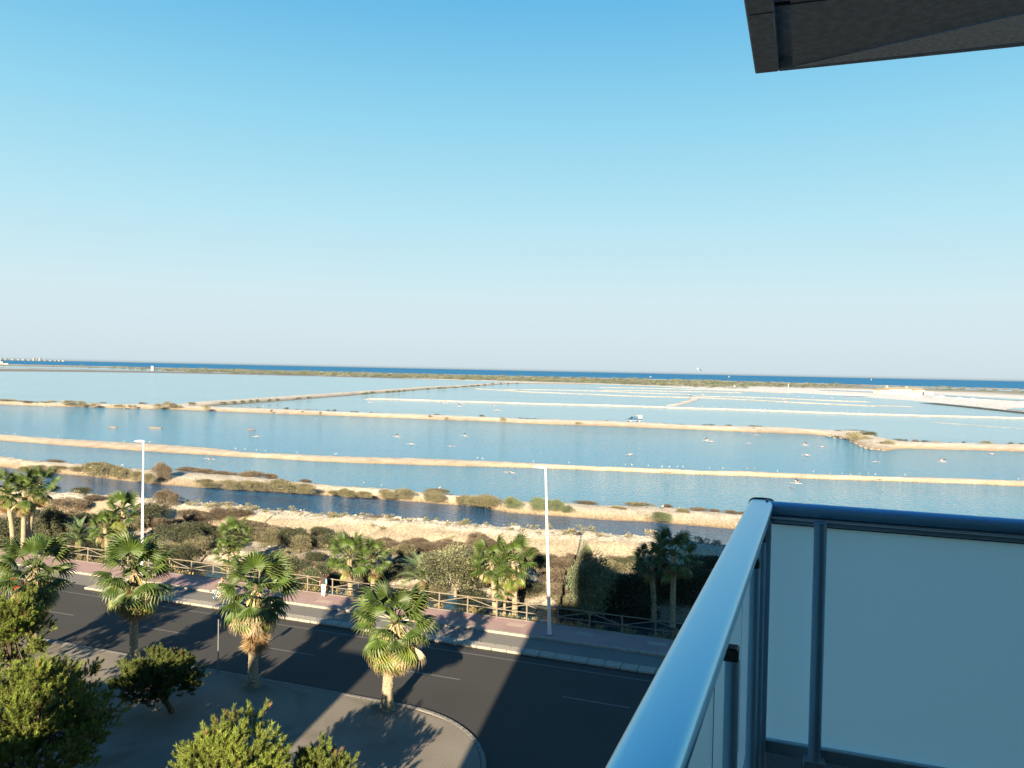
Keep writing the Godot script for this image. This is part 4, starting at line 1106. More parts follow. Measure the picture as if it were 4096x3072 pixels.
func build_shrubs() -> void:
	var tones := [Color(0.085, 0.066, 0.047), Color(0.115, 0.105, 0.062), Color(0.088, 0.108, 0.055), Color(0.035, 0.04, 0.02)]
	var protos := []
	for k in 4:
		var row := []
		for j in 3:
			row.append(leaf_cloud(8000, 0.036 if k != 0 else 0.045, tones[k], 0.42, 22, 0.55 if k == 0 else 0.2))
		protos.append(row)
	var small := []
	for k in 4:
		small.append([leaf_cloud(700, 0.09, tones[k], 0.4, 12, 0.3), leaf_cloud(700, 0.09, tones[k], 0.4, 12, 0.3)])
	var kinds := ["brown dry", "olive grey", "fresh green", "dark"]
	for b: Array in SHRUB_B:
		var k: int = int(b[4])
		shrub("saltbush", protos[k][rng.randi() % 3], [b[0], b[1], b[2] * 1.3, b[3] * 1.35, k], 0.0, "%s saltbush growing on the sandy island strip beyond the canal" % kinds[k], "saltbushes on the island strip, " + kinds[k], 0.3)
	for b: Array in SHRUB_D:
		var k2: int = int(b[4])
		shrub("dike_shrub", small[k2][rng.randi() % 2], [b[0], b[1], b[2] * 1.4, b[3] * 1.5, k2], 0.0, "%s low shrub on the track dike in the middle distance" % kinds[k2], "shrubs on the track dike, " + kinds[k2], 0.25)
	for b: Array in SHRUB_E:
		shrub("dike_shrub", small[3][rng.randi() % 2], [b[0], b[1], b[2] * 1.5, b[3] * 1.8, 3], 0.2, "dark low shrub on the flank of the long diagonal dike", "shrubs on the diagonal dike", 0.2)
	for b: Array in SHRUB_N:
		var k3: int = int(b[4])
		var q := to_sd(Vector3(b[0], 0, b[1]))
		var y := bank_height(q.x, q.y) - 0.1
		shrub("bank_shrub", protos[k3][rng.randi() % 3], [b[0], b[1], b[2] * 1.5, b[3] * (0.95 if k3 != 3 else 1.02), k3], y, "%s shrub on the sandy bank behind the timber fence" % kinds[k3], "shrubs on the bank, " + kinds[k3], 0.5)
	# the dense band at the foot of the sand slope and the dark thicket behind the fence
	var s0 := -92.0
	while s0 < 12.0:
		var dcc := at_x(crest_sd, s0)
		var pp := rd(s0, dcc - 8.4 + rng.randf_range(-0.8, 0.7))
		var qq := to_sd(pp)
		if rng.randf() < 0.9:
			shrub("bank_shrub", protos[0][rng.randi() % 3], [pp.x, pp.z, rng.randf_range(2.0, 3.2), rng.randf_range(0.8, 1.45), 0], bank_height(qq.x, qq.y) - 0.1, "dry twiggy shrub along the foot of the sand slope", "dry shrubs along the foot of the sand slope", 0.6)
		s0 += rng.randf_range(1.1, 2.2)
	for k in 64:
		var s1 := rng.randf_range(-80.0, -38.0) if k < 40 else rng.randf_range(-38.0, -4.0)
		var d1 := rng.randf_range(56.5, 64.0)
		var p1 := rd(s1, d1)
		var tk := 3 if k % 3 != 0 else 1
		shrub("thicket_bush", protos[tk][rng.randi() % 3], [p1.x, p1.z, rng.randf_range(1.8, 3.6), rng.randf_range(1.0, 2.3) * (1.0 if k < 40 else 0.7), tk], bank_height(s1, d1) - 0.15, "bushy dark green shrub in the thicket behind the fence" if tk == 3 else "olive green shrub in the thicket behind the fence", "bushes of the thicket behind the fence", 0.7)
	# dry weeds and ground cover that nobody could count
	var mm := MultiMesh.new()
	mm.transform_format = MultiMesh.TRANSFORM_3D
	mm.use_colors = true
	mm.mesh = leaf_cloud(60, 0.28, Color(1, 1, 1), 0.35, 6, 0.8)
	var spots := []
	for k in 3000:
		var s := rng.randf_range(-75, 25)
		var d := rng.randf_range(51.7, 71)
		var dc := at_x(crest_sd, s)
		var w := 0.0
		if d < 53.4:
			w = 0.9
		elif d > 57.5 and d < dc - 7.5:
			w = clampf(0.35 + noise2.get_noise_2d(s * 0.12, d * 0.2) * 1.6, 0, 1)
		elif d > dc - 8.0:
			w = 0.03
		if rng.randf() < w:
			spots.append(Vector2(s, d))
	for k in 260:
		var s2 := rng.randf_range(-80, 25)
		spots.append(Vector2(s2, at_x(crest_sd, s2) - rng.randf_range(-0.2, 2.2)))
	mm.instance_count = spots.size()
	for k in spots.size():
		var q2: Vector2 = spots[k]
		var w2 := rng.randf_range(0.35, 0.95)
		mm.set_instance_transform(k, Transform3D(Basis(Vector3.UP, rng.randf() * TAU).scaled(Vector3(w2, w2 * rng.randf_range(0.5, 0.9), w2)), rd(q2.x, q2.y, bank_height(q2.x, q2.y) - 0.02)))
		var dry := Color(0.28, 0.2, 0.09) if q2.y < 54 else Color(0.2, 0.16, 0.1)
		mm.set_instance_color(k, dry.lerp(Color(0.12, 0.14, 0.06), rng.randf() * 0.75))
	var mi := MultiMeshInstance3D.new()
	mi.name = "dry_weeds"
	mi.multimesh = mm
	mi.material_override = M.twig
	add_child(mi)
	tag(mi, "dry weeds and low ground cover behind the timber fence", "weeds")
	mi.set_meta("kind", "stuff")

func shrub(called: String, mesh: Mesh, b: Array, y: float, label: String, group: String, deep: float) -> void:
	var o := solo(called, mesh, M.twig, label, "shrub", Vector3(b[0], y - 0.05, b[1]), group)
	var w: float = b[2]
	var h: float = b[3] * 1.1
	var dz := clampf(w * deep, minf(w, 0.8), maxf(2.2, w * 0.4))
	o.transform = Transform3D(Basis(Vector3.UP, ROAD_TURN) * Basis.IDENTITY.scaled(Vector3(w * 1.12, h, dz * 1.3)) * Basis(Vector3.UP, rng.randf() * TAU), o.position)

func build_pines() -> void:
	# a tuft of needles
	var v := PackedVector3Array()
	var c := PackedColorArray()
	for k in 64:
		var a := rng.randf() * TAU
		var t := pow(rng.randf(), 0.7)
		var d := Vector3(cos(a) * 0.75, lerpf(0.35, 1.1, t), sin(a) * 0.75).normalized()
		var sd := d.cross(Vector3(rng.randfn(), rng.randfn(), rng.randfn())).normalized() * 0.028
		var l := rng.randf_range(0.24, 0.38)
		var j := rng.randf_range(0.7, 1.25) * lerpf(0.7, 1.15, t)
		var o := Vector3(0, t * 0.8, 0)
		for q: Vector3 in [o - sd, o + sd, o + d * l]:
			v.append(q)
			c.append(Color(j, j * lerpf(0.94, 1.03, t), j))
	tex.tuft = raw_mesh(v, c)
	pine("big bushy pine at the lower left corner, sunlit top", rd(-26.6, 21.6, 0.15), 5.9, Vector3(2.9, 2.6, 2.9), 250, 1.0, 1)
	pine("smaller pine at the left edge above the big one, in front of the left palm", rd(-33.3, 26.0, 0.15), 6.9, Vector3(1.55, 2.4, 1.6), 90, 0.9, 2)
	pine("tall pine just outside the left edge of the view, shading the road", rd(-38.8, 26.5, 0.15), 7.2, Vector3(2.3, 2.5, 2.3), 90, 0.9, 7)
	pine("pine at the bottom edge, its crown cut by the frame", rd(-16.6, 20.4, 0.15), 5.85, Vector3(1.95, 2.5, 2.0), 150, 1.0, 3)
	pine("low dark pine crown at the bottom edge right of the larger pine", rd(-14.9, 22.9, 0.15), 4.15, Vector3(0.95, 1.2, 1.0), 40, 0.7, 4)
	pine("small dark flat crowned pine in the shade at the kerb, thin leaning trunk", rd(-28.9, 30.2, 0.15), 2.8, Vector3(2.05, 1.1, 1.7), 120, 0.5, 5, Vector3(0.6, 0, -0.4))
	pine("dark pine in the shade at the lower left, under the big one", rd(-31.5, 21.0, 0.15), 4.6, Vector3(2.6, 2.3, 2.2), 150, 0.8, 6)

func pine(label: String, at: Vector3, h: float, r: Vector3, clumps: int, tone: float, seed_: int, foot := Vector3.ZERO) -> void:
	rng.seed = 900 + seed_
	var t := thing("pine_tree", label, "tree", at, 0, "pines on the square")
	var mid := Vector3(0, h - r.y, 0)
	var s := st()
	tube(s, [foot, foot * 0.4 + Vector3(0.05, mid.y * 0.5, 0.03), mid, mid + Vector3(0, r.y * 0.5, 0)], [0.14, 0.12, 0.1, 0.04], 9)
	part("trunk", fin(s), M.bark_dark, t)
	var heads := []
	var limbs := st()
	for k in clumps:
		var dir := Vector3(rng.randfn(), rng.randfn() * 0.9 + 0.3, rng.randfn()).normalized()
		var rad := pow(rng.randf(), 0.33) * rng.randf_range(0.82, 1.0)
		var lump := 1.0 + 0.22 * noise.get_noise_3d(dir.x * 1.6 + seed_ * 7.0, dir.y * 1.6, dir.z * 1.6)
		var p := mid + dir * r * rad * lump
		heads.append([p, dir, rng.randf_range(0.26, 0.44)])
		if k % 3 == 0:
			tube(limbs, [mid + Vector3(0, rng.randf_range(-0.6, 0.5) * r.y, 0), mid.lerp(p, 0.55) + Vector3(0, 0.08, 0), p], [0.05, 0.032, 0.012], 5, false)
	part("limbs", fin(limbs), M.bark_dark, t)
	var mm := MultiMesh.new()
	mm.transform_format = MultiMesh.TRANSFORM_3D
	mm.use_colors = true
	mm.mesh = tex.tuft
	var per := 15
	mm.instance_count = clumps * per
	var n := 0
	for hd: Array in heads:
		var cl := rng.randf_range(0.7, 1.2)
		for k in per:
			var off: Vector3 = Vector3(rng.randfn(), rng.randfn() * 0.7, rng.randfn()) * hd[2] * 0.5
			var q: Vector3 = hd[0] + off
			var up: Vector3 = (Vector3(0, 0.9, 0) + hd[1] * 0.7 + off * 1.2 + Vector3(rng.randfn(), rng.randfn(), rng.randfn()) * 0.35).normalized()
			var x := up.cross(Vector3(rng.randfn(), rng.randfn(), rng.randfn())).normalized()
			var sc := rng.randf_range(0.3, 0.46)
			mm.set_instance_transform(n, Transform3D(Basis(x, up, x.cross(up)).scaled(Vector3.ONE * sc), q))
			var g := rng.randf_range(0.75, 1.2) * cl * tone  # lower tone paints the shade of shaded pines into their needles
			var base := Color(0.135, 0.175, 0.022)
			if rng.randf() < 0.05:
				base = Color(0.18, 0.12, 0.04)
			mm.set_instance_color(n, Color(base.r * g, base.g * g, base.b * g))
			n += 1
	var mi := MultiMeshInstance3D.new()
	mi.name = "crown"
	mi.multimesh = mm
	mi.material_override = M.needle
	t.add_child(mi)
	mi.set_meta("kind", "stuff")

# ---------------------------------------------------------------- buildings and balcony
func road_box(s: SurfaceTool, s0: float, s1: float, d0: float, d1: float, y0: float, y1: float, bevel := 0.0) -> void:
	box(s, rd((s0 + s1) * 0.5, (d0 + d1) * 0.5, (y0 + y1) * 0.5), Vector3(s1 - s0, y1 - y0, d1 - d0), bevel, Basis(Vector3.UP, ROAD_TURN))

func road_box_part(called: String, m: Material, parent: Node, s0: float, s1: float, d0: float, d1: float, y0: float, y1: float, bevel := 0.0) -> MeshInstance3D:
	var s := st()
	road_box(s, s0, s1, d0, d1, y0, y1, bevel)
	return part(called, fin(s), m, parent)

func build_our_building() -> void:
	var t := thing("apartment_building", "block of flats whose balcony this is, concrete balcony slab overhead", "building")
	road_box_part("wall", M.wall, t, -7.6, 0.0, -3.5, -1.0, -0.3, 21.3)
	road_box_part("wall", M.wall, t, 0.0, 26.0, -14.0, -1.0, -0.3, 21.3)
	road_box_part("wall", M.wall, t, -5.0, 26.0, -3.6, -1.01, 21.3, 25.2)
	road_box_part("wall", M.wall, t, -1.0, 26.0, -3.7, -1.02, 25.2, 28.0)
	road_box_part("wall", M.wall, t, 0.6, 26.0, -3.8, -1.03, 28.0, 31.0)
	for f in 7:
		for k in 3:
			var x := -7.0 + k * 2.3
			var w := road_box_part("window", M.alu_dark, t, x, x + 1.4, -1.0, -0.95, 1.2 + f * 2.9, 2.6 + f * 2.9)
			road_box_part("pane", M.window, w, x + 0.07, x + 1.33, -0.95, -0.94, 1.27 + f * 2.9, 2.53 + f * 2.9)
	for f in [0, 1, 2, 3, 6, 7]:
		var y: float = 18.35 - 2.75 * (5 - f)
		if f == 6 or f == 7:
			y = 18.35 + 2.75 * (f - 5)
		road_box_part("balcony_slab", M.concrete, t, -0.2, 9.0, -1.0, 3.18, y, y + 0.22)
	var door := road_box_part("door", M.alu_dark, t, 0.3, 2.1, -1.0, -0.94, 15.6, 17.8)
	road_box_part("pane", M.window, door, 0.4, 2.0, -0.94, -0.93, 15.7, 17.7)
	road_box_part("balcony_floor", M.tiles, t, -0.22, 9.0, -1.0, 3.42, 15.3, 15.52)
	# the slab overhead: underside with a drip groove along both free edges and a patch of reflected light painted along the front
	var y0 := 18.35
	var s := st()
	s.set_smooth_group(-1)
	var a := -0.2
	var e := 9.0
	var gd := 0.03
	# side rim, groove and inner field, all seen from below
	road_box(s, a, a + 0.085, -1.0, 3.19, y0, y0 + 0.24, 0.004)
	road_box(s, a + 0.085, a + 0.135, -1.0, 3.13, y0 + gd, y0 + 0.235)
	road_box(s, a + 0.085, e, 3.165, 3.19, y0, y0 + 0.24, 0.004)
	road_box(s, a + 0.085, e, 3.155, 3.165, y0 + gd, y0 + 0.235)
	road_box(s, a + 0.135, e, -1.0, 2.0, y0 + 0.001, y0 + 0.238)
	# field split along the edge of the painted light patch
	var f0 := Vector2(a + 0.145, 3.145)
	var f1 := Vector2(0.62, 2.9)
	var dirf := (f1 - f0)
	var f2 := f0 + dirf * 4.2
	var P := func(q: Vector2, y: float) -> Vector3:
		return rd(q.x, q.y, y)
	var fold := func(x: float) -> Vector2:
		return f0 + dirf * (x - f0.x) / dirf.x
	var xs := [a + 0.135, a + 0.145, 0.0, 0.18, 0.36, 0.62, 1.2, 2.6]
	for i in xs.size() - 1:
		var x0: float = xs[i]
		var x1: float = xs[i + 1]
		var k0: Vector2 = fold.call(x0)
		var k1: Vector2 = fold.call(x1)
		k0.y = minf(k0.y, 3.155)
		k1.y = minf(k1.y, 3.155)
		quad(s, P.call(Vector2(x0, 2.0), y0 + 0.001), P.call(Vector2(x1, 2.0), y0 + 0.001), P.call(k1, y0 + 0.001), P.call(k0, y0 + 0.001))
	var slab := part("balcony_slab", fin(s), M.concrete, t)
	slab.set_meta("label", "concrete slab of the balcony above, underside with drip groove")
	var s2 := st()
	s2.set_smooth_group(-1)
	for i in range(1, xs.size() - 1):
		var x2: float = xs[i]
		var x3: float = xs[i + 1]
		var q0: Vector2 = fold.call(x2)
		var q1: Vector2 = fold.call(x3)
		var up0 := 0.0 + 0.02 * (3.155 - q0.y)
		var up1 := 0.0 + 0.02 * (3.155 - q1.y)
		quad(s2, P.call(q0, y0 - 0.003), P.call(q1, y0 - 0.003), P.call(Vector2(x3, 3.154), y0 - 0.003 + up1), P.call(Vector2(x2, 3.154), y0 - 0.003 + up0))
	var facet := part("light_patch", fin(s2), M.reflected_light, slab)
	facet.set_meta("label", "patch of reflected light painted paler along the front of the slab")
	# hairline cracks are thin open joints
	var s3 := st()
	road_box(s3, -0.11, 0.2, 2.62, 2.626, y0 - 0.0015, y0 + 0.01)
	part("crack", fin(s3), M.dark, slab)
	var s4 := st()
	road_box(s4, -0.19, -0.116, 2.66, 2.665, y0 - 0.0015, y0 + 0.01)
	part("crack", fin(s4), M.dark, slab)

func build_neighbour_buildings() -> void:
	var t := thing("apartment_building", "lower block of flats to the left, outside the view, shading the square", "building")
	road_box_part("wall", M.wall2, t, -20.4, -15.7, -7.0, -2.0, -0.3, 16.2)
	for f in 4:
		for k in 2:
			var x := -20.0 + k * 2.0
			var w := road_box_part("window", M.alu_dark, t, x, x + 1.2, -2.0, -1.95, 1.3 + f * 3.1, 2.7 + f * 3.1)
			road_box_part("pane", M.window, w, x + 0.07, x + 1.13, -1.95, -1.94, 1.37 + f * 3.1, 2.63 + f * 3.1)
	road_box_part("shade_tower", M.wall, t, -19.5, -18.5, -4.2, -2.6, 16.2, 19.2)  # unseen tower added to throw a shadow band over the road
	var t2 := thing("apartment_building", "long low block of flats farther left, outside the view", "building")
	road_box_part("wall", M.wall2, t2, -60.0, -20.5, -9.0, -2.0, -0.3, 12.0)
	road_box_part("roof_parapet", M.wall, t2, -60.1, -20.55, -2.3, -1.9, 12.0, 12.2)
	for f in 3:
		for k in 11:
			var x2 := -58.6 + k * 3.1
			var w2 := road_box_part("window", M.alu_dark, t2, x2, x2 + 1.5, -2.0, -1.95, 1.3 + f * 3.1, 2.7 + f * 3.1)
			road_box_part("pane", M.window, w2, x2 + 0.07, x2 + 1.43, -1.95, -1.94, 1.37 + f * 3.1, 2.63 + f * 3.1)

# a rail of rounded section along the road frame, from p to q (s, d), top at y
func rail_mesh(p: Vector2, q: Vector2, y: float, w: float, h: float, ex := 0.55, ey := 0.75) -> ArrayMesh:
	var s := st()
	s.set_smooth_group(0)
	var dir := (q - p).normalized()
	var side := Vector2(-dir.y, dir.x)
	var prof := []
	var n := 20
	for k in n:
		var a := TAU * k / n
		var cx := signf(cos(a)) * pow(absf(cos(a)), ex) * w * 0.5
		var cy := signf(sin(a)) * pow(absf(sin(a)), ey) * h * 0.5 - h * 0.5
		prof.append(Vector2(cx, cy))
	var ring := func(o: Vector2, k: int) -> Vector3:
		var pr: Vector2 = prof[k % n]
		var r := o + side * pr.x
		return rd(r.x, r.y, y + pr.y)
	for k in n:
		quad(s, ring.call(p, k), ring.call(p, k + 1), ring.call(q, k + 1), ring.call(q, k))
	s.set_smooth_group(1)
	var cp := rd(p.x, p.y, y - h * 0.5)
	var cq := rd(q.x, q.y, y - h * 0.5)
	for k in n:
		tri(s, cp, ring.call(p, k + 1), ring.call(p, k))
		tri(s, cq, ring.call(q, k), ring.call(q, k + 1))
	return fin(s)

func build_balcony() -> void:
	var t := thing("balcony_railing", "aluminium balcony railing with wide handrail and frosted glass panels", "railing")
	part("handrail", rail_mesh(Vector2(-0.213, -1.0), Vector2(-0.142, 3.38), 16.7, 0.096, 0.044, 0.45, 0.7), M.alu, t)
	var cap := part("end_cap", rail_mesh(Vector2(-0.142, 3.38), Vector2(-0.1418, 3.394), 16.705, 0.105, 0.06), M.dark, t)
	cap.set_meta("label", "dark plastic end cap at the corner of the handrail")
	part("handrail", rail_mesh(Vector2(-0.115, 3.345), Vector2(6.0, 3.345), 16.7, 0.08, 0.056, 1.0, 1.0), M.alu_front, t)
	part("end_cap", rail_mesh(Vector2(-0.125, 3.345), Vector2(-0.115, 3.345), 16.704, 0.1, 0.056), M.dark, t)
	# under-channel of the front rail
	road_box_part("channel", M.alu_dark, t, -0.11, 6.0, 3.318, 3.372, 16.618, 16.634, 0.003)
	road_box_part("lip", M.alu_lip, t, -0.108, 6.0, 3.306, 3.36, 16.636, 16.646, 0.003)
	road_box_part("gasket", M.dark, t, -0.1, 6.0, 3.33, 3.36, 16.612, 16.628)
	road_box_part("channel", M.alu_dark, t, -0.192, -0.146, -1.0, 3.32, 16.63, 16.654, 0.004)
	# front panels
	var x := -0.104
	var first := true
	for k in 6:
		var x1 := 0.075 if first else x + 1.02
		var ps := st()
		quad(ps, rd(x, 3.344, 15.74), rd(x1, 3.344, 15.74), rd(x1, 3.344, 16.62), rd(x, 3.344, 16.62))
		var pn := part("glass_panel", fin(ps), M.frost, t)
		pn.set_meta("label", "frosted grey glass panel of the front railing")
		x = x1 + 0.012
		first = false
	road_box_part("channel", M.alu_dark, t, -0.11, 6.0, 3.318, 3.37, 15.7, 15.75, 0.004)
	for px: float in [0.08, 1.11, 2.14, 3.17, 4.2]:
		var s := st()
		tube(s, [rd(px, 3.29, 15.58), rd(px, 3.29, 16.64)], [0.024, 0.024], 14)
		part("post", fin(s), M.alu_post, t)
		road_box_part("bracket", M.alu_dark, t, px - 0.04, px + 0.04, 3.265, 3.338, 15.69, 15.72, 0.004)
	# corner post and side panels
	road_box_part("post", M.alu_post, t, -0.155, -0.1, 3.27, 3.325, 15.58, 16.632, 0.005)
	var d := -0.9
	for k in 5:
		var w := 0.9
		var d1 := minf(d + w, 3.2)
		if d1 - d > 0.2:
			var ps2 := st()
			quad(ps2, rd(-0.17, d, 15.74), rd(-0.17, d1, 15.74), rd(-0.17, d1, 16.63), rd(-0.17, d, 16.63))
			var pn2 := part("glass_panel", fin(ps2), M.frost, t)
			pn2.set_meta("label", "frosted glass panel of the side railing")
		var s5 := st()
		tube(s5, [rd(-0.132, d1 + 0.01, 15.58), rd(-0.132, d1 + 0.01, 16.56)], [0.017, 0.017], 12)
		part("post", fin(s5), M.alu_post, t)
		road_box_part("bracket", M.dark, t, -0.168, -0.118, d1 - 0.01, d1 + 0.03, 16.56, 16.59, 0.004)
		d = d1 + 0.02
	road_box_part("channel", M.alu_dark, t, -0.195, -0.145, -1.0, 3.28, 15.7, 15.75, 0.004)

# ---------------------------------------------------------------- street furniture
func build_fence() -> void:
	var t := thing("timber_fence", "weathered timber post and rail fence with slanting braces along the pavement", "fence", rd(-24, 51.47, 0.15), ROAD_TURN)
	var post := box_mesh(Vector3(0.09, 1.32, 0.09), 0.012, Vector3(0, 0.51, 0))
	var rail := tube_mesh([Vector3(-1.12, 0, 0), Vector3(0, 0.006, 0), Vector3(1.12, 0, 0)], [0.04], 8)
	var mid := tube_mesh([Vector3(-1.1, 0, 0), Vector3(1.1, 0, 0)], [0.034], 8)
	var brace := tube_mesh([Vector3(-1.15, 0, 0), Vector3(1.15, 0, 0)], [0.032], 8)
	for k in range(-18, 16):
		var x := 0.1 + k * 2.2
		var o := part("post", post, M.wood, t, Vector3(x, 0, 0))
		o.rotation = Vector3(rng.randf_range(-0.02, 0.02), rng.randf_range(-0.2, 0.2), rng.randf_range(-0.02, 0.02))
		if k == 15:
			break
		part("top_rail", rail, M.wood, t, Vector3(x + 1.1, 1.1, rng.randf_range(-0.01, 0.01))).rotation.z = rng.randf_range(-0.008, 0.008)
		part("middle_rail", mid, M.wood, t, Vector3(x + 1.1, 0.5, 0.0))
		var b := part("brace", brace, M.wood, t, Vector3(x + 1.1, 0.79, 0.05))
		b.rotation.z = 0.24 if (k % 2) == 0 else -0.24

func build_lamps_and_sign() -> void:
	var at := [[-48.75, "white lamp post behind the left palm, its foot hidden"], [-14.95, "white lamp post standing on the kerb near the balcony"]]
	for i in 2:
		var t := thing("street_lamp", at[i][1], "street lamp", rd(at[i][0], 49.2, 0.15), ROAD_TURN, "street lamps on the pavement")
		var lean := Vector3(0, 0, 0) if i == 0 else Vector3(-0.52, 0, 0)
		var h := 10.72
		var top := Vector3(0, h, 0) + lean
		part("pole", tube_mesh([Vector3.ZERO, top * 0.5, top], [0.125, 0.095, 0.06], 12), M.white_pole, t)
		part("base_plate", box_mesh(Vector3(0.42, 0.04, 0.42), 0.01, Vector3(0, 0.02, 0)), M.galv, t)
		var s := st()
		var prof := [[-0.9, 0.02, 0.02], [-0.84, 0.18, 0.08], [-0.55, 0.27, 0.15], [-0.25, 0.26, 0.16], [-0.02, 0.15, 0.13], [0.12, 0.09, 0.08], [0.16, 0.02, 0.02]]
		s.set_smooth_group(0)
		for k in prof.size() - 1:
			for j in 12:
				var p := func(q: Array, jj: int) -> Vector3:
					var a := TAU * jj / 12
					return top + Vector3(q[0], 0.06 + sin(a) * q[2] * (1.0 if sin(a) > 0 else 0.45), cos(a) * q[1])
				quad(s, p.call(prof[k], j), p.call(prof[k + 1], j), p.call(prof[k + 1], j + 1), p.call(prof[k], j + 1))
		part("lamp_head", fin(s), M.lamp_head, t)
		part("lamp_glass", box_mesh(Vector3(0.5, 0.02, 0.26), 0.008, top + Vector3(-0.42, 0.01, 0)), M.lamp_glass, t)
	var g := thing("traffic_sign", "grey metal sign post with round sign seen from behind, at the near kerb", "sign", rd(-29.75, 35.5, 0.15), ROAD_TURN)
	part("pole", tube_mesh([Vector3.ZERO, Vector3(0, 3.05, 0)], [0.035], 10), M.galv, g)
	var s2 := st()
	tube(s2, [Vector3(0.05, 2.74, 0.0), Vector3(0.07, 2.74, 0.005)], [0.3, 0.3], 28)
	var d := part("sign_plate", fin(s2), M.dark, g)
	d.rotation.y = 0.85
	d.position = Vector3(0.1, 0, 0.02)
	part("clamp", box_mesh(Vector3(0.08, 0.05, 0.1), 0.01, Vector3(0.01, 2.74, 0)), M.galv, g)

func rock_mesh(seed_: int, sq := 0.7) -> ArrayMesh:
	var s := st()
	s.set_smooth_group(-1)
	var pts := []
	var n := 9
	for i in 6:
		var row := []
		var th := PI * i / 5.0
		for k in n:
			var a := TAU * k / n
			var dir := Vector3(sin(th) * cos(a), cos(th) * sq, sin(th) * sin(a))
			var r := 0.5 * (1.0 + 0.35 * noise2.get_noise_3d(dir.x * 1.4 + seed_ * 9.0, dir.y * 1.4, dir.z * 1.4))
			row.append(dir * r + Vector3(0, 0.22, 0))
		pts.append(row)
	for i in 5:
		for k in n:
			var m := (k + 1) % n
			quad(s, pts[i][k], pts[i][m], pts[i + 1][m], pts[i + 1][k])
	return fin(s)

func build_rocks() -> void:
	var protos := []
	for k in 5:
		protos.append(rock_mesh(k))
	for b: Array in BOULDER:
		var q := to_sd(Vector3(b[0], 0, b[1]))
		q.y = minf(q.y, at_x(crest_sd, q.x) - 0.4)
		var o := solo("boulder", protos[rng.randi() % 5], M.rock, "white boulder lying on the sandy bank beside the canal", "rock", rd(q.x, q.y, bank_height(q.x, q.y) - 0.08), "boulders on the sandy bank")
		o.transform.basis = Basis(Vector3.UP, rng.randf() * TAU).scaled(Vector3(b[2], b[3], b[2] * 0.8) * 1.15)
	for b: Array in BOULDERD:
		var o2 := solo("boulder", protos[rng.randi() % 5], M.rock_grey, "pale boulder in the stone facing where the track dike bends", "rock", Vector3(b[0], -0.45, b[1]), "boulders at the bend of the track dike")
		o2.transform.basis = Basis(Vector3.UP, rng.randf() * TAU).scaled(Vector3(b[2], maxf(b[3], 0.7), b[2] * 0.9))
	# rubble that nobody could count
	var mm := MultiMesh.new()
	mm.transform_format = MultiMesh.TRANSFORM_3D
	mm.mesh = protos[1]
	mm.instance_count = 1500
	for k in 1500:
		var s := rng.randf_range(-80, 25)
		var dc := at_x(crest_sd, s)
		var d := rng.randf_range(56.5, dc - 7.0)
		var sz := rng.randf_range(0.1, 0.35)
		if k % 3 == 0:
			d = dc - rng.randf_range(-0.3, 2.6)
			sz = rng.randf_range(0.08, 0.28)
		elif k % 3 == 1:
			d = dc - rng.randf_range(0.0, 8.0)
			sz *= 0.3
		mm.set_instance_transform(k, Transform3D(Basis(Vector3.UP, rng.randf() * TAU).scaled(Vector3(sz, sz * 0.8, sz)), rd(s, d, bank_height(s, d) - sz * 0.12)))
	var mi := MultiMeshInstance3D.new()
	mi.name = "rubble"
	mi.multimesh = mm
	mi.material_override = M.rock
	add_child(mi)
	tag(mi, "pale rubble stones strewn over the sandy bank", "stones")
	mi.set_meta("kind", "stuff")
	# mud islets in the wide pond
	var names := ["small mud islet in the wide pond, leftmost of three", "largest mud islet in the wide pond, middle of three", "small mud islet in the wide pond, rightmost of three"]
	var pos := [[-107.7, -215.7, 2.6], [-96.6, -216.2, 4.4], [-70.4, -216.3, 2.3]]
	for k in 3:
		var o3 := solo("mud_islet", protos[k], M.bark_dark if false else grained(lin(0.36, 0.27, 0.2), tex.coarse, 1.0, 0.95), names[k], "islet", Vector3(pos[k][0], WATER_Y - 0.12, pos[k][1]))
		o3.transform.basis = Basis(Vector3.UP, 0.1).scaled(Vector3(pos[k][2], 0.75, 1.6))

# ---------------------------------------------------------------- far things
func gable_house(t: Node3D, x0: float, x1: float, z0: float, z1: float, h: float, ridge: float, wall: Material, roof: Material) -> void:
	part("wall", box_mesh(Vector3(x1 - x0, h, z1 - z0), 0, Vector3((x0 + x1) / 2, h / 2, (z0 + z1) / 2)), wall, t)
	var s := st()
	s.set_smooth_group(-1)
	var zc := (z0 + z1) / 2
	var o := 0.4
	var a := Vector3(x0 - o, h + 0.01, z1 + o); var b := Vector3(x1 + o, h + 0.01, z1 + o)
	var c := Vector3(x1 + o, h + ridge, zc); var d := Vector3(x0 - o, h + ridge, zc)
	var e := Vector3(x0 - o, h + 0.01, z0 - o); var f := Vector3(x1 + o, h + 0.01, z0 - o)
	quad(s, a, b, c, d); quad(s, f, e, d, c)
	tri(s, e, a, d); tri(s, b, f, c); quad(s, e, f, b, a)
	part("roof", fin(s), roof, t)

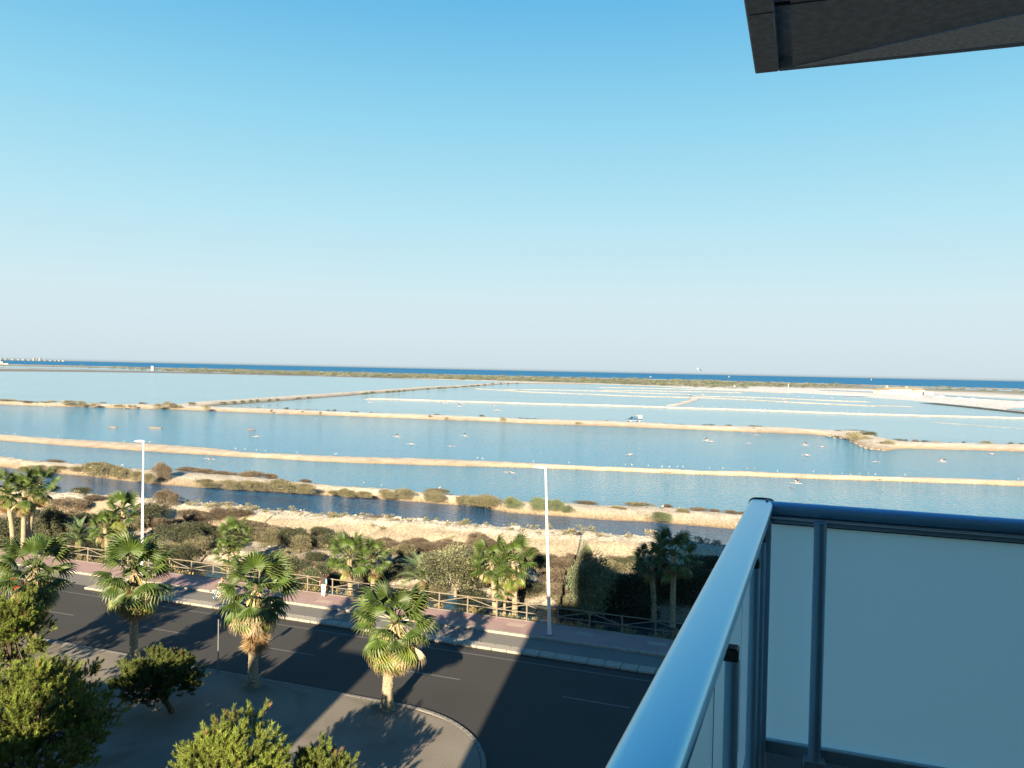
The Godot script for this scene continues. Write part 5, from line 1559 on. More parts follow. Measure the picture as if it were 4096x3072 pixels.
func build_far_buildings() -> void:
	# the long white salt-works farm
	var t := thing("farmhouse", "long low white farm buildings with tan tiled roofs behind the salt heaps", "building", Vector3(404, 0.2, -868), 0.38)
	gable_house(t, -8, 6, -6, 4, 4.2, 1.8, M.white, M.tile_roof)
	gable_house(t, 6.5, 42, -8, 0, 5.2, 2.0, M.white, M.tile_roof)
	gable_house(t, 43, 58, -7, 3, 4.4, 2.6, M.white, M.tile_roof)
	part("annexe", box_mesh(Vector3(12, 3.0, 7), 0.05, Vector3(64.5, 1.5, 0)), M.white, t)
	part("chimney", box_mesh(Vector3(1.4, 3.4, 1.4), 0.1, Vector3(9, 7.2, -4)), M.white, t)
	part("chimney", box_mesh(Vector3(1.4, 3.0, 1.4), 0.1, Vector3(38, 6.9, -4)), M.white, t)
	part("yard_wall", box_mesh(Vector3(46, 1.6, 0.4), 0.03, Vector3(20, 0.8, 9)), M.white, t)
	for x: float in [12.0, 18.0, 24.0, 30.0, 36.0, 47.0, 52.0]:
		part("window", box_mesh(Vector3(1.2, 1.4, 0.1), 0, Vector3(x, 2.6, 0.06 if x < 43 else 3.06)), M.window, t)
	part("door", box_mesh(Vector3(2.2, 2.8, 0.1), 0, Vector3(55.5, 1.4, 3.06)), M.black, t)
	# white tower
	var w := thing("water_tower", "small square white tower on the far shore at the left", "tower", Vector3(-766, 0.2, -1700))
	part("wall", box_mesh(Vector3(5.2, 9.6, 5.2), 0.15, Vector3(0, 4.8, 0)), M.white, w)
	part("roof", box_mesh(Vector3(5.9, 0.6, 5.9), 0.1, Vector3(0, 9.9, 0)), M.tile_roof, w)
	part("window", box_mesh(Vector3(0.9, 1.3, 0.1), 0, Vector3(0, 7.4, 2.62)), M.window, w)
	# white house at the left edge
	var hq := thing("white_house", "white flat roofed house at the left edge below the far town", "house", Vector3(-1338, 4.0, -2090))
	part("wall", box_mesh(Vector3(20, 7.5, 10), 0.1, Vector3(-4, 3.75, 0)), M.white, hq)
	part("upper_storey", box_mesh(Vector3(9, 4.5, 8), 0.1, Vector3(-5, 9.7, 0)), M.white, hq)
	part("annexe", box_mesh(Vector3(14, 3.2, 8), 0.1, Vector3(13.2, 1.6, 0)), M.white, hq)
	for x2: float in [-10.0, -5.0, 0.0]:
		part("window", box_mesh(Vector3(2.0, 2.6, 0.1), 0, Vector3(x2, 3.4, 5.06)), M.window, hq)
	# the town on the horizon
	var town := ["pale block of flats in the far town on the horizon", "blocks of the far town on the horizon"]
	var hz := thing("headland", "low hazy headland under the far town at the left horizon", "headland", Vector3(-10100, WATER_Y, -16100))
	var land := st()
	land.set_smooth_group(0)
	for k in 24:
		var f0 := func(kk: int) -> float:
			return 14.0 * sin(PI * clampf(kk / 24.0, 0, 1)) + 1.0
		quad(land, Vector3(-2000 + k * 130, -2, 260), Vector3(-2000 + (k + 1) * 130, -2, 260), Vector3(-2000 + (k + 1) * 130, f0.call(k + 1), 0), Vector3(-2000 + k * 130, f0.call(k), 0))
	part("slope", fin(land), plain(lin(0.1, 0.125, 0.15), 0.95), hz)
	var px := [-10250, -10180, -10080, -10010, -9925, -9880, -9800, -9720, -9650, -9600, -9560, -9520, -9480, -9390, -9310, -9160, -9110, -9060, -8990]
	var hh := [46, 38, 30, 42, 34, 28, 36, 26, 44, 58, 52, 66, 60, 34, 24, 30, 34, 32, 20]
	for k in px.size():
		var bt := thing("town_block", town[0], "building", Vector3(px[k], 0, -16000 - (k % 3) * 40), 0, town[1])
		var wd := 26.0 + (k * 7 % 5) * 7.0
		part("wall", box_mesh(Vector3(wd, hh[k], 22), 0, Vector3(0, hh[k] * 0.5, 0)), M.town, bt)
		part("roof", box_mesh(Vector3(wd * 0.5, 4, 12), 0, Vector3(0, hh[k] + 2.0, 0)), M.town, bt)
	# pole and notice board
	var pl := thing("white_pole", "tall thin white pole in front of the coastal scrub", "pole", Vector3(344, 0.2, -993))
	part("shaft", tube_mesh([Vector3.ZERO, Vector3(0, 7.6, 0)], [0.32, 0.26], 8), M.white_pole, pl)
	part("foot", box_mesh(Vector3(1.2, 0.5, 1.2), 0.05, Vector3(0, 0.25, 0)), M.white, pl)
	var nb := thing("notice_board", "small white board on posts at the edge of the coastal scrub", "sign", Vector3(304, 0.2, -1090))
	part("board", box_mesh(Vector3(1.9, 2.0, 0.12), 0.02, Vector3(0, 1.9, 0)), M.white, nb)
	part("post", box_mesh(Vector3(0.12, 2.8, 0.12), 0, Vector3(-0.7, 1.4, -0.13)), M.galv, nb)
	part("post", box_mesh(Vector3(0.12, 2.8, 0.12), 0, Vector3(0.7, 1.4, -0.13)), M.galv, nb)
	# salt heaps
	var ridge := line([392,-745,378,-700,366,-640,352,-560,348,-480,352,-400], 90)
	var rp := func(i: int, j: int) -> Vector3:
		var q := ridge[i]
		var t2 := (ridge[mini(i + 1, 89)] - ridge[maxi(i - 1, 0)]).normalized()
		var nn := Vector2(-t2.y, t2.x)
		var u := (j - 5) / 5.0
		var k := 0.6 + 0.55 * noise.get_noise_2d(i * 0.16, 3.0)
		var p := q + nn * u * 9.0
		return Vector3(p.x, 0.25 + 3.6 * k * pow(maxf(0.0, 1.0 - absf(u)), 0.9) + 0.25 * noise.get_noise_2d(p.x * 0.3, p.y * 0.3) * (1.0 - absf(u)) - (0.4 if absf(u) == 1.0 else 0.0), p.y)
	solo("salt_heap", sheet(90, 11, rp), M.salt, "long bright ridge of heaped salt at the right, beside the ponds", "salt heap")
	for z: Array in [[398, -790, 9.0, 2.6, "small cone of salt left of the long salt ridge"], [330, -760, 14.0, 1.6, "flat mound of salt at the left end of the white shore"]]:
		var cp := func(i: int, j: int) -> Vector3:
			var a := TAU * i / 24.0
			var r := j / 8.0
			var rr: float = z[2] * r * (1.0 + 0.2 * noise.get_noise_2d(cos(a) * 2.0 + z[0], sin(a) * 2.0))
			return Vector3(cos(a) * rr, z[3] * (1.0 - r) - (0.3 if j == 8 else 0.0), sin(a) * rr)
		solo("salt_heap", sheet(25, 9, cp), M.salt, z[4], "salt heap", Vector3(z[0], 0.2, z[1]))
	# dark stone edge of the salt flat
	struct("stone_bank", ribbon([300,-590,296,-545,286,-480,276,-420,262,-350,254,-300], [303,-590,299,-545,289,-480,279,-420,265,-350,257,-300], 60, 0.9, 0.8, 0.1, 0.3, Color(0.09, 0.09, 0.075), Color(0.16, 0.15, 0.12)), M.sand, "dark stone bank along the edge of the salt flat at the right")

func build_boats() -> void:
	var b := thing("motor_boat", "small white motor boat on the sea beyond the scrub, centre right", "boat", Vector3(634, WATER_Y, -3656), 0.1)
	var hull := func(t: Node3D, l: float, w: float, h: float, m: Material) -> void:
		var s := st()
		s.set_smooth_group(-1)
		var n := 10
		var pr := func(i: int) -> Array:
			var u := float(i) / n
			var k := sin(PI * clampf(0.18 + u * 0.82, 0, 1))
			return [Vector3(lerpf(-l / 2, l / 2, u), h * (1.0 + 0.3 * u), -w / 2 * k), Vector3(lerpf(-l / 2, l / 2 * 0.9, u), -0.4, -w / 4 * k), Vector3(lerpf(-l / 2, l / 2 * 0.9, u), -0.4, w / 4 * k), Vector3(lerpf(-l / 2, l / 2, u), h * (1.0 + 0.3 * u), w / 2 * k)]
		for i in n:
			var p: Array = pr.call(i)
			var q: Array = pr.call(i + 1)
			quad(s, p[1], q[1], q[0], p[0])
			quad(s, p[3], q[3], q[2], p[2])
			quad(s, p[0], q[0], q[3], p[3])
		part("hull", fin(s), m, t)
	hull.call(b, 11.0, 3.4, 1.3, M.white)
	part("cabin", box_mesh(Vector3(4.4, 2.0, 2.4), 0.3, Vector3(-0.5, 2.4, 0)), M.white, b)
	part("windscreen", box_mesh(Vector3(4.0, 0.7, 2.45), 0.1, Vector3(-0.5, 2.7, 0)), M.window, b)
	var two := [["white sailing boat on the horizon, left of the other sail", Vector3(1575, WATER_Y, -5800), 14.0], ["white sailing boat on the sea at the far right", Vector3(2610, WATER_Y, -5800), 17.0]]
	for z: Array in two:
		var sb := thing("sailing_boat", z[0], "boat", z[1], 0.5, "sailing boats on the sea")
		hull.call(sb, 12.0, 3.6, 1.4, M.white)
		var h: float = z[2]
		part("mast", tube_mesh([Vector3(0.5, 1, 0), Vector3(0.5, h + 1.5, 0)], [0.12, 0.06], 6), M.white_pole, sb)
		for sl: Array in [[Vector3(0.3, 2, 0), Vector3(-5.2, 2.2, 0.5), Vector3(0.3, h + 1, 0), "mainsail"], [Vector3(5.4, 2, 0), Vector3(0.9, 2.2, 0.6), Vector3(0.7, h * 0.9, 0), "jib"]]:
			var s2 := st()
			s2.set_smooth_group(-1)
			var off := Vector3(0, 0, 0.04)
			tri(s2, sl[0], sl[1], sl[2]); tri(s2, sl[0] - off, sl[2] - off, sl[1] - off)
			part(sl[3], fin(s2), M.white, sb)

func build_truck() -> void:
	# pick-up on the dike, nose to the left (local -x), seen from its left side
	var t := thing("pickup_truck", "blue and silver pick-up with a white boxed load on the dike", "truck", Vector3(41.6, 0.62, -270.4), 0.32)
	var blue := plain(lin(0.008, 0.05, 0.12), 0.35)
	blue.clearcoat_enabled = true
	var silver := plain(lin(0.2, 0.23, 0.27), 0.4, 0.3)
	var s := st()
	# body side profile swept across the width
	var prof := [Vector2(-2.75, 0.5), Vector2(-2.78, 0.85), Vector2(-2.65, 1.02), Vector2(-1.35, 1.14), Vector2(1.2, 1.14), Vector2(2.75, 1.1), Vector2(2.78, 0.55)]
	var low := [Vector2(-2.75, 0.35), Vector2(-2.8, 0.72), Vector2(2.8, 0.72), Vector2(2.75, 0.38)]
	extrude(s, prof, 0.86, 0.04)
	part("body", fin(s), blue, t)
	s = st()
	extrude(s, low, 0.89, 0.03)
	part("lower_body", fin(s), silver, t)
	s = st()
	extrude(s, [Vector2(-1.35, 1.13), Vector2(-0.6, 1.72), Vector2(1.0, 1.74), Vector2(1.18, 1.13)], 0.76, 0.05)
	part("cabin", fin(s), blue, t)
	for sd: float in [-1.0, 1.0]:
		for w: Array in [[Vector2(-1.12, 1.18), Vector2(-0.57, 1.64), Vector2(-0.1, 1.64), Vector2(-0.1, 1.18)], [Vector2(0.02, 1.18), Vector2(0.02, 1.64), Vector2(0.9, 1.65), Vector2(1.02, 1.18)]]:
			s = st()
			extrude(s, w, 0.008, 0.0)
			part("side_window", fin(s), plain(lin(0.05, 0.12, 0.18), 0.12), t, Vector3(0, 0, sd * 0.812))
	s = st()
	box(s, Vector3(-0.99, 1.44, 0), Vector3(0.02, 0.72, 1.36), 0.0, Basis(Vector3(0, 0, 1), -0.9))
	part("windscreen", fin(s), M.window, t)
	part("load_box", box_mesh(Vector3(1.5, 1.25, 1.5), 0.03, Vector3(1.98, 1.66, 0)), M.white, t)
	part("tarpaulin", box_mesh(Vector3(1.3, 0.34, 1.54), 0.06, Vector3(2.02, 1.5, 0)), plain(lin(0.5, 0.46, 0.42), 0.9), t)
	part("bumper", box_mesh(Vector3(0.18, 0.22, 1.72), 0.05, Vector3(-2.82, 0.5, 0)), M.alu_dark, t)
	for sd2: float in [-1.0, 1.0]:
		part("headlight", box_mesh(Vector3(0.06, 0.18, 0.34), 0.03, Vector3(-2.79, 0.86, sd2 * 0.62)), M.lamp_glass, t)
		for x: float in [-1.75, 1.65]:
			s = st()
			tube(s, [Vector3(x, 0.36, sd2 * 0.66), Vector3(x, 0.36, sd2 * 0.915)], [0.36], 20)
			var ty := part("wheel", fin(s), M.black, t)
			s = st()
			tube(s, [Vector3(x, 0.36, sd2 * 0.9), Vector3(x, 0.36, sd2 * 0.93)], [0.23], 16)
			part("rim", fin(s), M.white_pole, ty)

func extrude(s: SurfaceTool, prof: Array, half: float, _b: float) -> void:   # an x-y outline (clockwise from the lower left) given thickness in z
	s.set_smooth_group(-1)
	var n := prof.size()
	var c := Vector2.ZERO
	for p: Vector2 in prof:
		c += p / n
	for k in n:
		var a: Vector2 = prof[k]
		var b: Vector2 = prof[(k + 1) % n]
		quad(s, Vector3(a.x, a.y, half), Vector3(a.x, a.y, -half), Vector3(b.x, b.y, -half), Vector3(b.x, b.y, half))
		tri(s, Vector3(c.x, c.y, half), Vector3(b.x, b.y, half), Vector3(a.x, a.y, half))
		tri(s, Vector3(c.x, c.y, -half), Vector3(a.x, a.y, -half), Vector3(b.x, b.y, -half))

# ---------------------------------------------------------------- people
# bones: [a, b, radius a, radius b]; the surface of their smooth union as surface nets
func flesh(bones: Array, cell: float, k := 0.03) -> ArrayMesh:
	var lo := Vector3.INF
	var hi := -Vector3.INF
	for b: Array in bones:
		var r: float = maxf(b[2], b[3]) + 0.03
		lo = lo.min(b[0] - Vector3.ONE * r).min(b[1] - Vector3.ONE * r)
		hi = hi.max(b[0] + Vector3.ONE * r).max(b[1] + Vector3.ONE * r)
	var n := Vector3i(((hi - lo) / cell).ceil()) + Vector3i.ONE * 2
	var f := PackedFloat32Array()
	f.resize(n.x * n.y * n.z)
	f.fill(1.0)
	for b: Array in bones:
		var r2: float = maxf(b[2], b[3]) + 0.09
		var l2 := Vector3i(((b[0].min(b[1]) - Vector3.ONE * r2 - lo) / cell).floor()).clamp(Vector3i.ZERO, n - Vector3i.ONE)
		var h2 := Vector3i(((b[0].max(b[1]) + Vector3.ONE * r2 - lo) / cell).ceil()).clamp(Vector3i.ZERO, n - Vector3i.ONE)
		var ab: Vector3 = b[1] - b[0]
		var len2 := maxf(ab.length_squared(), 1e-8)
		for z in range(l2.z, h2.z + 1):
			for y in range(l2.y, h2.y + 1):
				for x in range(l2.x, h2.x + 1):
					var p := lo + Vector3(x, y, z) * cell
					var t := clampf((p - b[0]).dot(ab) / len2, 0, 1)
					var d: float = p.distance_to(b[0] + ab * t) - lerpf(b[2], b[3], t)
					var at := (z * n.y + y) * n.x + x
					var o := f[at]
					var h := maxf(k - absf(o - d), 0.0) / k
					f[at] = minf(o, d) - h * h * k * 0.25
	var index := {}
	var verts := PackedVector3Array()
	var step := [1, n.x, n.x * n.y]
	for z in n.z - 1:
		for y in n.y - 1:
			for x in n.x - 1:
				var base := (z * n.y + y) * n.x + x
				var inside := 0
				for c in 8:
					if f[base + (c & 1) * step[0] + ((c >> 1) & 1) * step[1] + ((c >> 2) & 1) * step[2]] < 0:
						inside += 1
				if inside == 0 or inside == 8:
					continue
				var sum := Vector3.ZERO
				var cnt := 0
				for c in 8:
					for ax in 3:
						if c & (1 << ax):
							continue
						var c2 := c | (1 << ax)
						var fa := f[base + (c & 1) * step[0] + ((c >> 1) & 1) * step[1] + ((c >> 2) & 1) * step[2]]
						var fb := f[base + (c2 & 1) * step[0] + ((c2 >> 1) & 1) * step[1] + ((c2 >> 2) & 1) * step[2]]
						if (fa < 0) != (fb < 0):
							var u := fa / (fa - fb)
							var pa := Vector3(c & 1, (c >> 1) & 1, (c >> 2) & 1)
							var pb := Vector3(c2 & 1, (c2 >> 1) & 1, (c2 >> 2) & 1)
							sum += pa.lerp(pb, u)
							cnt += 1
				index[base] = verts.size()
				verts.append(lo + (Vector3(x, y, z) + sum / cnt) * cell)
	var s := st()
	s.set_smooth_group(0)
	for base: int in index:
		var x2 := base % n.x
		var y2 := (base / n.x) % n.y
		var z2 := base / (n.x * n.y)
		for ax in 3:
			var other: int = base + step[ax]
			if (f[base] < 0) == (f[other] < 0):
				continue
			var u1: int = step[(ax + 1) % 3]
			var u2: int = step[(ax + 2) % 3]
			if not (index.has(base - u1) and index.has(base - u2) and index.has(base - u1 - u2)):
				continue
			var q := [verts[index[base]], verts[index[base - u1]], verts[index[base - u1 - u2]], verts[index[base - u2]]]
			if f[base] < 0:
				quad(s, q[0], q[1], q[2], q[3])
			else:
				quad(s, q[3], q[2], q[1], q[0])
	return fin(s)

func hand_bones(w: Vector3, dir: Vector3, side: Vector3, curl: float) -> Array:
	var out := []
	var nrm := dir.cross(side).normalized()
	out.append([w, w + dir * 0.07, 0.022, 0.028])
	for k in 4:
		var root := w + dir * 0.075 + side * (k - 1.5) * 0.019
		var l: float = [0.062, 0.074, 0.07, 0.055][k]
		var m := root + (dir + nrm * curl * 0.3).normalized() * l * 0.5
		out.append([root - dir * 0.02, m, 0.0095, 0.0085])
		out.append([m, m + (dir + nrm * curl).normalized() * l * 0.55, 0.0085, 0.0075])
	var tb := w + dir * 0.02 + side * -0.03
	out.append([tb, tb + (dir * 0.7 - side * 0.5 + nrm * curl * 0.3).normalized() * 0.045, 0.012, 0.01])
	out.append([tb + (dir * 0.7 - side * 0.5 + nrm * curl * 0.3).normalized() * 0.045, tb + (dir + nrm * curl * 0.5).normalized() * 0.075 - side * 0.02, 0.01, 0.008])
	return out

func head_parts(t: Node3D, at: Vector3, yaw: float, skin: Material, hair: Material, long_hair: bool) -> void:
	var hd := Node3D.new()
	hd.name = "head"
	t.add_child(hd, true)
	hd.position = at
	hd.rotation.y = yaw
	# face looks along local -z; centre of the head is the origin
	var face := part("face", flesh([[Vector3(0, 0.03, 0.01), Vector3(0, -0.02, -0.015), 0.088, 0.078], [Vector3(0, -0.05, -0.03), Vector3(0, -0.085, -0.045), 0.06, 0.036], [Vector3(0, 0.01, -0.095), Vector3(0, -0.025, -0.108), 0.008, 0.014], [Vector3(0.08, 0.005, 0.01), Vector3(0.083, -0.03, 0.005), 0.014, 0.01], [Vector3(-0.08, 0.005, 0.01), Vector3(-0.083, -0.03, 0.005), 0.014, 0.01], [Vector3(-0.02, -0.062, -0.083), Vector3(0.02, -0.062, -0.083), 0.008, 0.008], [Vector3(0, -0.06, 0.02), Vector3(0, -0.15, 0.03), 0.055, 0.058]], 0.011, 0.02), skin, hd)
	var s := st()
	for sx: float in [-1.0, 1.0]:
		tube(s, [Vector3(sx * 0.031, 0.012, -0.082), Vector3(sx * 0.031, 0.012, -0.092)], [0.012, 0.006], 8)
	part("eyes", fin(s), M.dark, hd)
	var hb := [[Vector3(0, 0.055, 0.015), Vector3(0, 0.03, 0.035), 0.092, 0.095], [Vector3(0.0, 0.085, -0.03), Vector3(0, 0.07, 0.03), 0.06, 0.07]]
	if long_hair:
		hb.append([Vector3(0, 0.0, 0.06), Vector3(0, -0.16, 0.07), 0.075, 0.05])
	part("hair", flesh(hb, 0.011, 0.03), hair, hd)

func build_people() -> void:
	var skin := plain(lin(0.36, 0.21, 0.14), 0.6)
	var hair := plain(lin(0.02, 0.014, 0.01), 0.6)
	# walker on the pavement, seen from behind, one foot ahead
	var w := thing("person", "person in dark top and white trousers with pale blue bag, on the pavement", "person", rd(-33.0, 50.7, 0.155), ROAD_TURN + 0.35)
	var hipy := 0.88
	part("body", flesh([[Vector3(0, 1.05, 0), Vector3(0, 1.3, 0), 0.12, 0.14], [Vector3(0, 1.36, 0), Vector3(0, 1.47, -0.01), 0.1, 0.05],
		[Vector3(-0.17, 1.36, 0), Vector3(-0.25, 1.1, 0.03), 0.05, 0.042], [Vector3(-0.25, 1.1, 0.03), Vector3(-0.28, 0.86, -0.04), 0.04, 0.027],
		[Vector3(0.17, 1.36, 0), Vector3(0.23, 1.1, 0.06), 0.05, 0.042], [Vector3(0.23, 1.1, 0.06), Vector3(0.23, 0.86, 0.0), 0.04, 0.027]] + hand_bones(Vector3(-0.28, 0.86, -0.04), Vector3(-0.05, -1, -0.1).normalized(), Vector3(0, 0, -1), 0.5) + hand_bones(Vector3(0.23, 0.86, 0.0), Vector3(0.02, -1, -0.1).normalized(), Vector3(0, 0, -1), -0.5), 0.0115), skin, w)
	part("dark_top", flesh([[Vector3(-0.06, 0.98, 0), Vector3(-0.06, 1.3, 0), 0.15, 0.15], [Vector3(0.06, 0.98, 0), Vector3(0.06, 1.3, 0), 0.15, 0.15], [Vector3(-0.15, 1.37, 0), Vector3(0.15, 1.37, 0), 0.09, 0.09], [Vector3(-0.17, 1.36, 0), Vector3(-0.235, 1.18, 0.02), 0.065, 0.06], [Vector3(0.17, 1.36, 0), Vector3(0.22, 1.18, 0.04), 0.065, 0.06]], 0.018), plain(lin(0.035, 0.028, 0.024), 0.9), w)
	part("white_trousers", flesh([[Vector3(-0.05, 0.93, 0), Vector3(0.05, 0.93, 0), 0.135, 0.135], [Vector3(-0.085, 0.86, 0), Vector3(-0.1, 0.48, -0.1), 0.1, 0.075], [Vector3(-0.1, 0.48, -0.1), Vector3(-0.1, 0.1, -0.04), 0.072, 0.06], [Vector3(0.085, 0.86, 0), Vector3(0.1, 0.47, 0.03), 0.1, 0.075], [Vector3(0.1, 0.47, 0.03), Vector3(0.1, 0.1, 0.16), 0.072, 0.06]], 0.018), plain(lin(0.6, 0.6, 0.58), 0.9), w)
	for f: Array in [[-0.1, -0.05, -0.16], [0.1, 0.15, 0.04]]:
		part("shoe", flesh([[Vector3(f[0], 0.05, f[1]), Vector3(f[0], 0.035, f[2] - 0.06), 0.045, 0.035]], 0.014), plain(lin(0.5, 0.3, 0.26), 0.8), w)
	part("bag", flesh([[Vector3(0.21, 1.26, 0.07), Vector3(0.23, 1.0, 0.08), 0.06, 0.075]], 0.018), plain(lin(0.16, 0.28, 0.36), 0.85), w)
	head_parts(w, Vector3(0, 1.57, -0.02), 0.2, skin, hair, true)
	# cyclist riding to the right on the cycle lane: the bicycle is a thing of its own
	var at := rd(-39.15, 47.0, 0.008)
	var b := thing("bicycle", "white city bicycle ridden along the cycle lane", "bicycle", at, ROAD_TURN)
	var pale := plain(lin(0.55, 0.56, 0.56), 0.4)
	for x: float in [-0.52, 0.54]:
		var wl := Node3D.new()
		wl.name = "wheel"
		b.add_child(wl, true)
		wl.position = Vector3(x, 0.34, 0)
		var tor := TorusMesh.new()
		tor.inner_radius = 0.3
		tor.outer_radius = 0.34
		tor.rings = 32
		tor.ring_segments = 8
		var ty := part("tyre", tor, M.black, wl)
		ty.rotation.x = PI / 2
		var tor2 := TorusMesh.new()
		tor2.inner_radius = 0.285
		tor2.outer_radius = 0.302
		var ri := part("rim", tor2, M.alu, wl)
		ri.rotation.x = PI / 2
		var sp := st()
		for k in 14:
			var a := TAU * k / 14
			tube(sp, [Vector3(0, 0, 0), Vector3(cos(a) * 0.295, sin(a) * 0.295, 0)], [0.003], 4, false)
		part("spokes", fin(sp), M.alu, wl)
		var md := st()
		for k in 10:
			var a0 := lerpf(0.25, 2.7, k / 10.0)
			var a1 := lerpf(0.25, 2.7, (k + 1) / 10.0)
			tube(md, [Vector3(x + cos(a0) * 0.37, 0.34 + sin(a0) * 0.37, 0), Vector3(x + cos(a1) * 0.37, 0.34 + sin(a1) * 0.37, 0)], [0.018], 6)
		part("mudguard", fin(md), pale, b)
	var fr := st()
	for q: Array in [[Vector3(-0.52, 0.34, 0), Vector3(-0.08, 0.3, 0)], [Vector3(-0.52, 0.34, 0), Vector3(-0.2, 0.78, 0)], [Vector3(-0.08, 0.3, 0), Vector3(-0.22, 0.9, 0)], [Vector3(-0.08, 0.3, 0), Vector3(0.4, 0.78, 0)], [Vector3(-0.17, 0.55, 0), Vector3(0.38, 0.86, 0)], [Vector3(0.54, 0.34, 0), Vector3(0.36, 0.98, 0)]]:
		tube(fr, q, [0.022], 8)
	part("frame", fin(fr), pale, b)
	part("handlebar", tube_mesh([Vector3(0.2, 1.05, -0.3), Vector3(0.36, 1.04, -0.2), Vector3(0.38, 1.0, 0), Vector3(0.36, 1.04, 0.2), Vector3(0.2, 1.05, 0.3)], [0.014], 8), M.alu, b)
	part("saddle", flesh([[Vector3(-0.34, 0.93, 0), Vector3(-0.12, 0.93, 0), 0.07, 0.03]], 0.015), M.black, b)
	part("crank", tube_mesh([Vector3(-0.2, 0.2, 0.1), Vector3(-0.08, 0.3, 0.06), Vector3(-0.08, 0.3, -0.06), Vector3(0.04, 0.4, -0.1)], [0.014], 7), M.alu, b)
	part("carrier", box_mesh(Vector3(0.38, 0.02, 0.14), 0.005, Vector3(-0.55, 0.74, 0)), pale, b)
	var c := thing("person", "cyclist in pale pink shirt riding right along the cycle lane", "person", at, ROAD_TURN)
	part("body", flesh([[Vector3(-0.2, 1.02, 0), Vector3(-0.08, 1.34, 0), 0.12, 0.13], [Vector3(-0.05, 1.42, 0), Vector3(-0.01, 1.52, 0), 0.08, 0.05],
		[Vector3(-0.07, 1.4, 0.18), Vector3(0.07, 1.18, 0.26), 0.05, 0.042], [Vector3(0.07, 1.18, 0.26), Vector3(0.2, 1.08, 0.29), 0.04, 0.028],
		[Vector3(-0.07, 1.4, -0.18), Vector3(0.07, 1.18, -0.26), 0.05, 0.042], [Vector3(0.07, 1.18, -0.26), Vector3(0.2, 1.08, -0.29), 0.04, 0.028],
		[Vector3(0.08, 0.62, 0.1), Vector3(-0.16, 0.27, 0.12), 0.06, 0.042], [Vector3(0.2, 0.78, -0.1), Vector3(0.03, 0.46, -0.12), 0.06, 0.042]] + hand_bones(Vector3(0.2, 1.08, 0.29), Vector3(0.75, -0.35, 0).normalized(), Vector3(0, 0, 1), 0.9) + hand_bones(Vector3(0.2, 1.08, -0.29), Vector3(0.75, -0.35, 0).normalized(), Vector3(0, 0, -1), -0.9), 0.0115), skin, c)
	part("shirt", flesh([[Vector3(-0.22, 1.0, 0.05), Vector3(-0.1, 1.34, 0.05), 0.135, 0.13], [Vector3(-0.22, 1.0, -0.05), Vector3(-0.1, 1.34, -0.05), 0.135, 0.13], [Vector3(-0.07, 1.4, 0.17), Vector3(-0.07, 1.4, -0.17), 0.075, 0.075], [Vector3(-0.07, 1.4, 0.18), Vector3(0.0, 1.28, 0.22), 0.065, 0.06], [Vector3(-0.07, 1.4, -0.18), Vector3(0.0, 1.28, -0.22), 0.065, 0.06]], 0.018), plain(lin(0.5, 0.34, 0.35), 0.9), c)
	part("shorts", flesh([[Vector3(-0.23, 0.97, 0.05), Vector3(-0.23, 0.97, -0.05), 0.13, 0.13], [Vector3(-0.2, 0.95, 0.09), Vector3(0.05, 0.68, 0.1), 0.1, 0.075], [Vector3(-0.2, 0.95, -0.09), Vector3(0.16, 0.82, -0.1), 0.1, 0.075]], 0.018), plain(lin(0.1, 0.1, 0.11), 0.9), c)
	for f2: Array in [[-0.2, 0.2, 0.12], [0.04, 0.4, -0.12]]:
		part("shoe", flesh([[Vector3(f2[0] - 0.06, f2[1] + 0.05, f2[2]), Vector3(f2[0] + 0.14, f2[1] + 0.035, f2[2]), 0.045, 0.035]], 0.014), M.black, c)
	head_parts(c, Vector3(0.03, 1.62, 0), -PI / 2, skin, plain(lin(0.2, 0.06, 0.03), 0.7), false)
	# red scooter half hidden by the left palm
	var sc := thing("motor_scooter", "red motor scooter on the road, half hidden by the left palm", "scooter", rd(-53.2, 42.3, 0.005), ROAD_TURN)
	var red := plain(lin(0.55, 0.02, 0.02), 0.3)
	for x3: float in [-0.62, 0.62]:
		var tw := TorusMesh.new()
		tw.inner_radius = 0.12
		tw.outer_radius = 0.24
		var o := part("wheel", tw, M.black, sc, Vector3(x3, 0.24, 0))
		o.rotation.x = PI / 2
	part("rear_body", flesh([[Vector3(-0.7, 0.55, 0), Vector3(-0.2, 0.5, 0), 0.16, 0.2], [Vector3(-0.7, 0.7, 0), Vector3(-0.3, 0.68, 0), 0.1, 0.14]], 0.025), red, sc)
	part("footboard", box_mesh(Vector3(0.5, 0.08, 0.3), 0.02, Vector3(0.1, 0.3, 0)), M.black, sc)
	part("leg_shield", flesh([[Vector3(0.4, 0.35, 0), Vector3(0.5, 0.9, 0), 0.17, 0.14]], 0.025), red, sc)
	part("seat", flesh([[Vector3(-0.6, 0.82, 0), Vector3(-0.15, 0.8, 0), 0.1, 0.1]], 0.025), M.black, sc)
	part("handlebar", tube_mesh([Vector3(0.4, 1.08, -0.32), Vector3(0.5, 1.05, 0), Vector3(0.4, 1.08, 0.32)], [0.018], 7), M.black, sc)
	part("headlight", flesh([[Vector3(0.55, 1.0, 0), Vector3(0.6, 1.0, 0), 0.07, 0.07]], 0.02), M.lamp_glass, sc)
	part("top_box", box_mesh(Vector3(0.36, 0.32, 0.4), 0.06, Vector3(-0.82, 1.0, 0)), red, sc)
	part("fork", tube_mesh([Vector3(0.62, 0.24, 0.08), Vector3(0.5, 0.95, 0)], [0.025], 7), M.galv, sc)

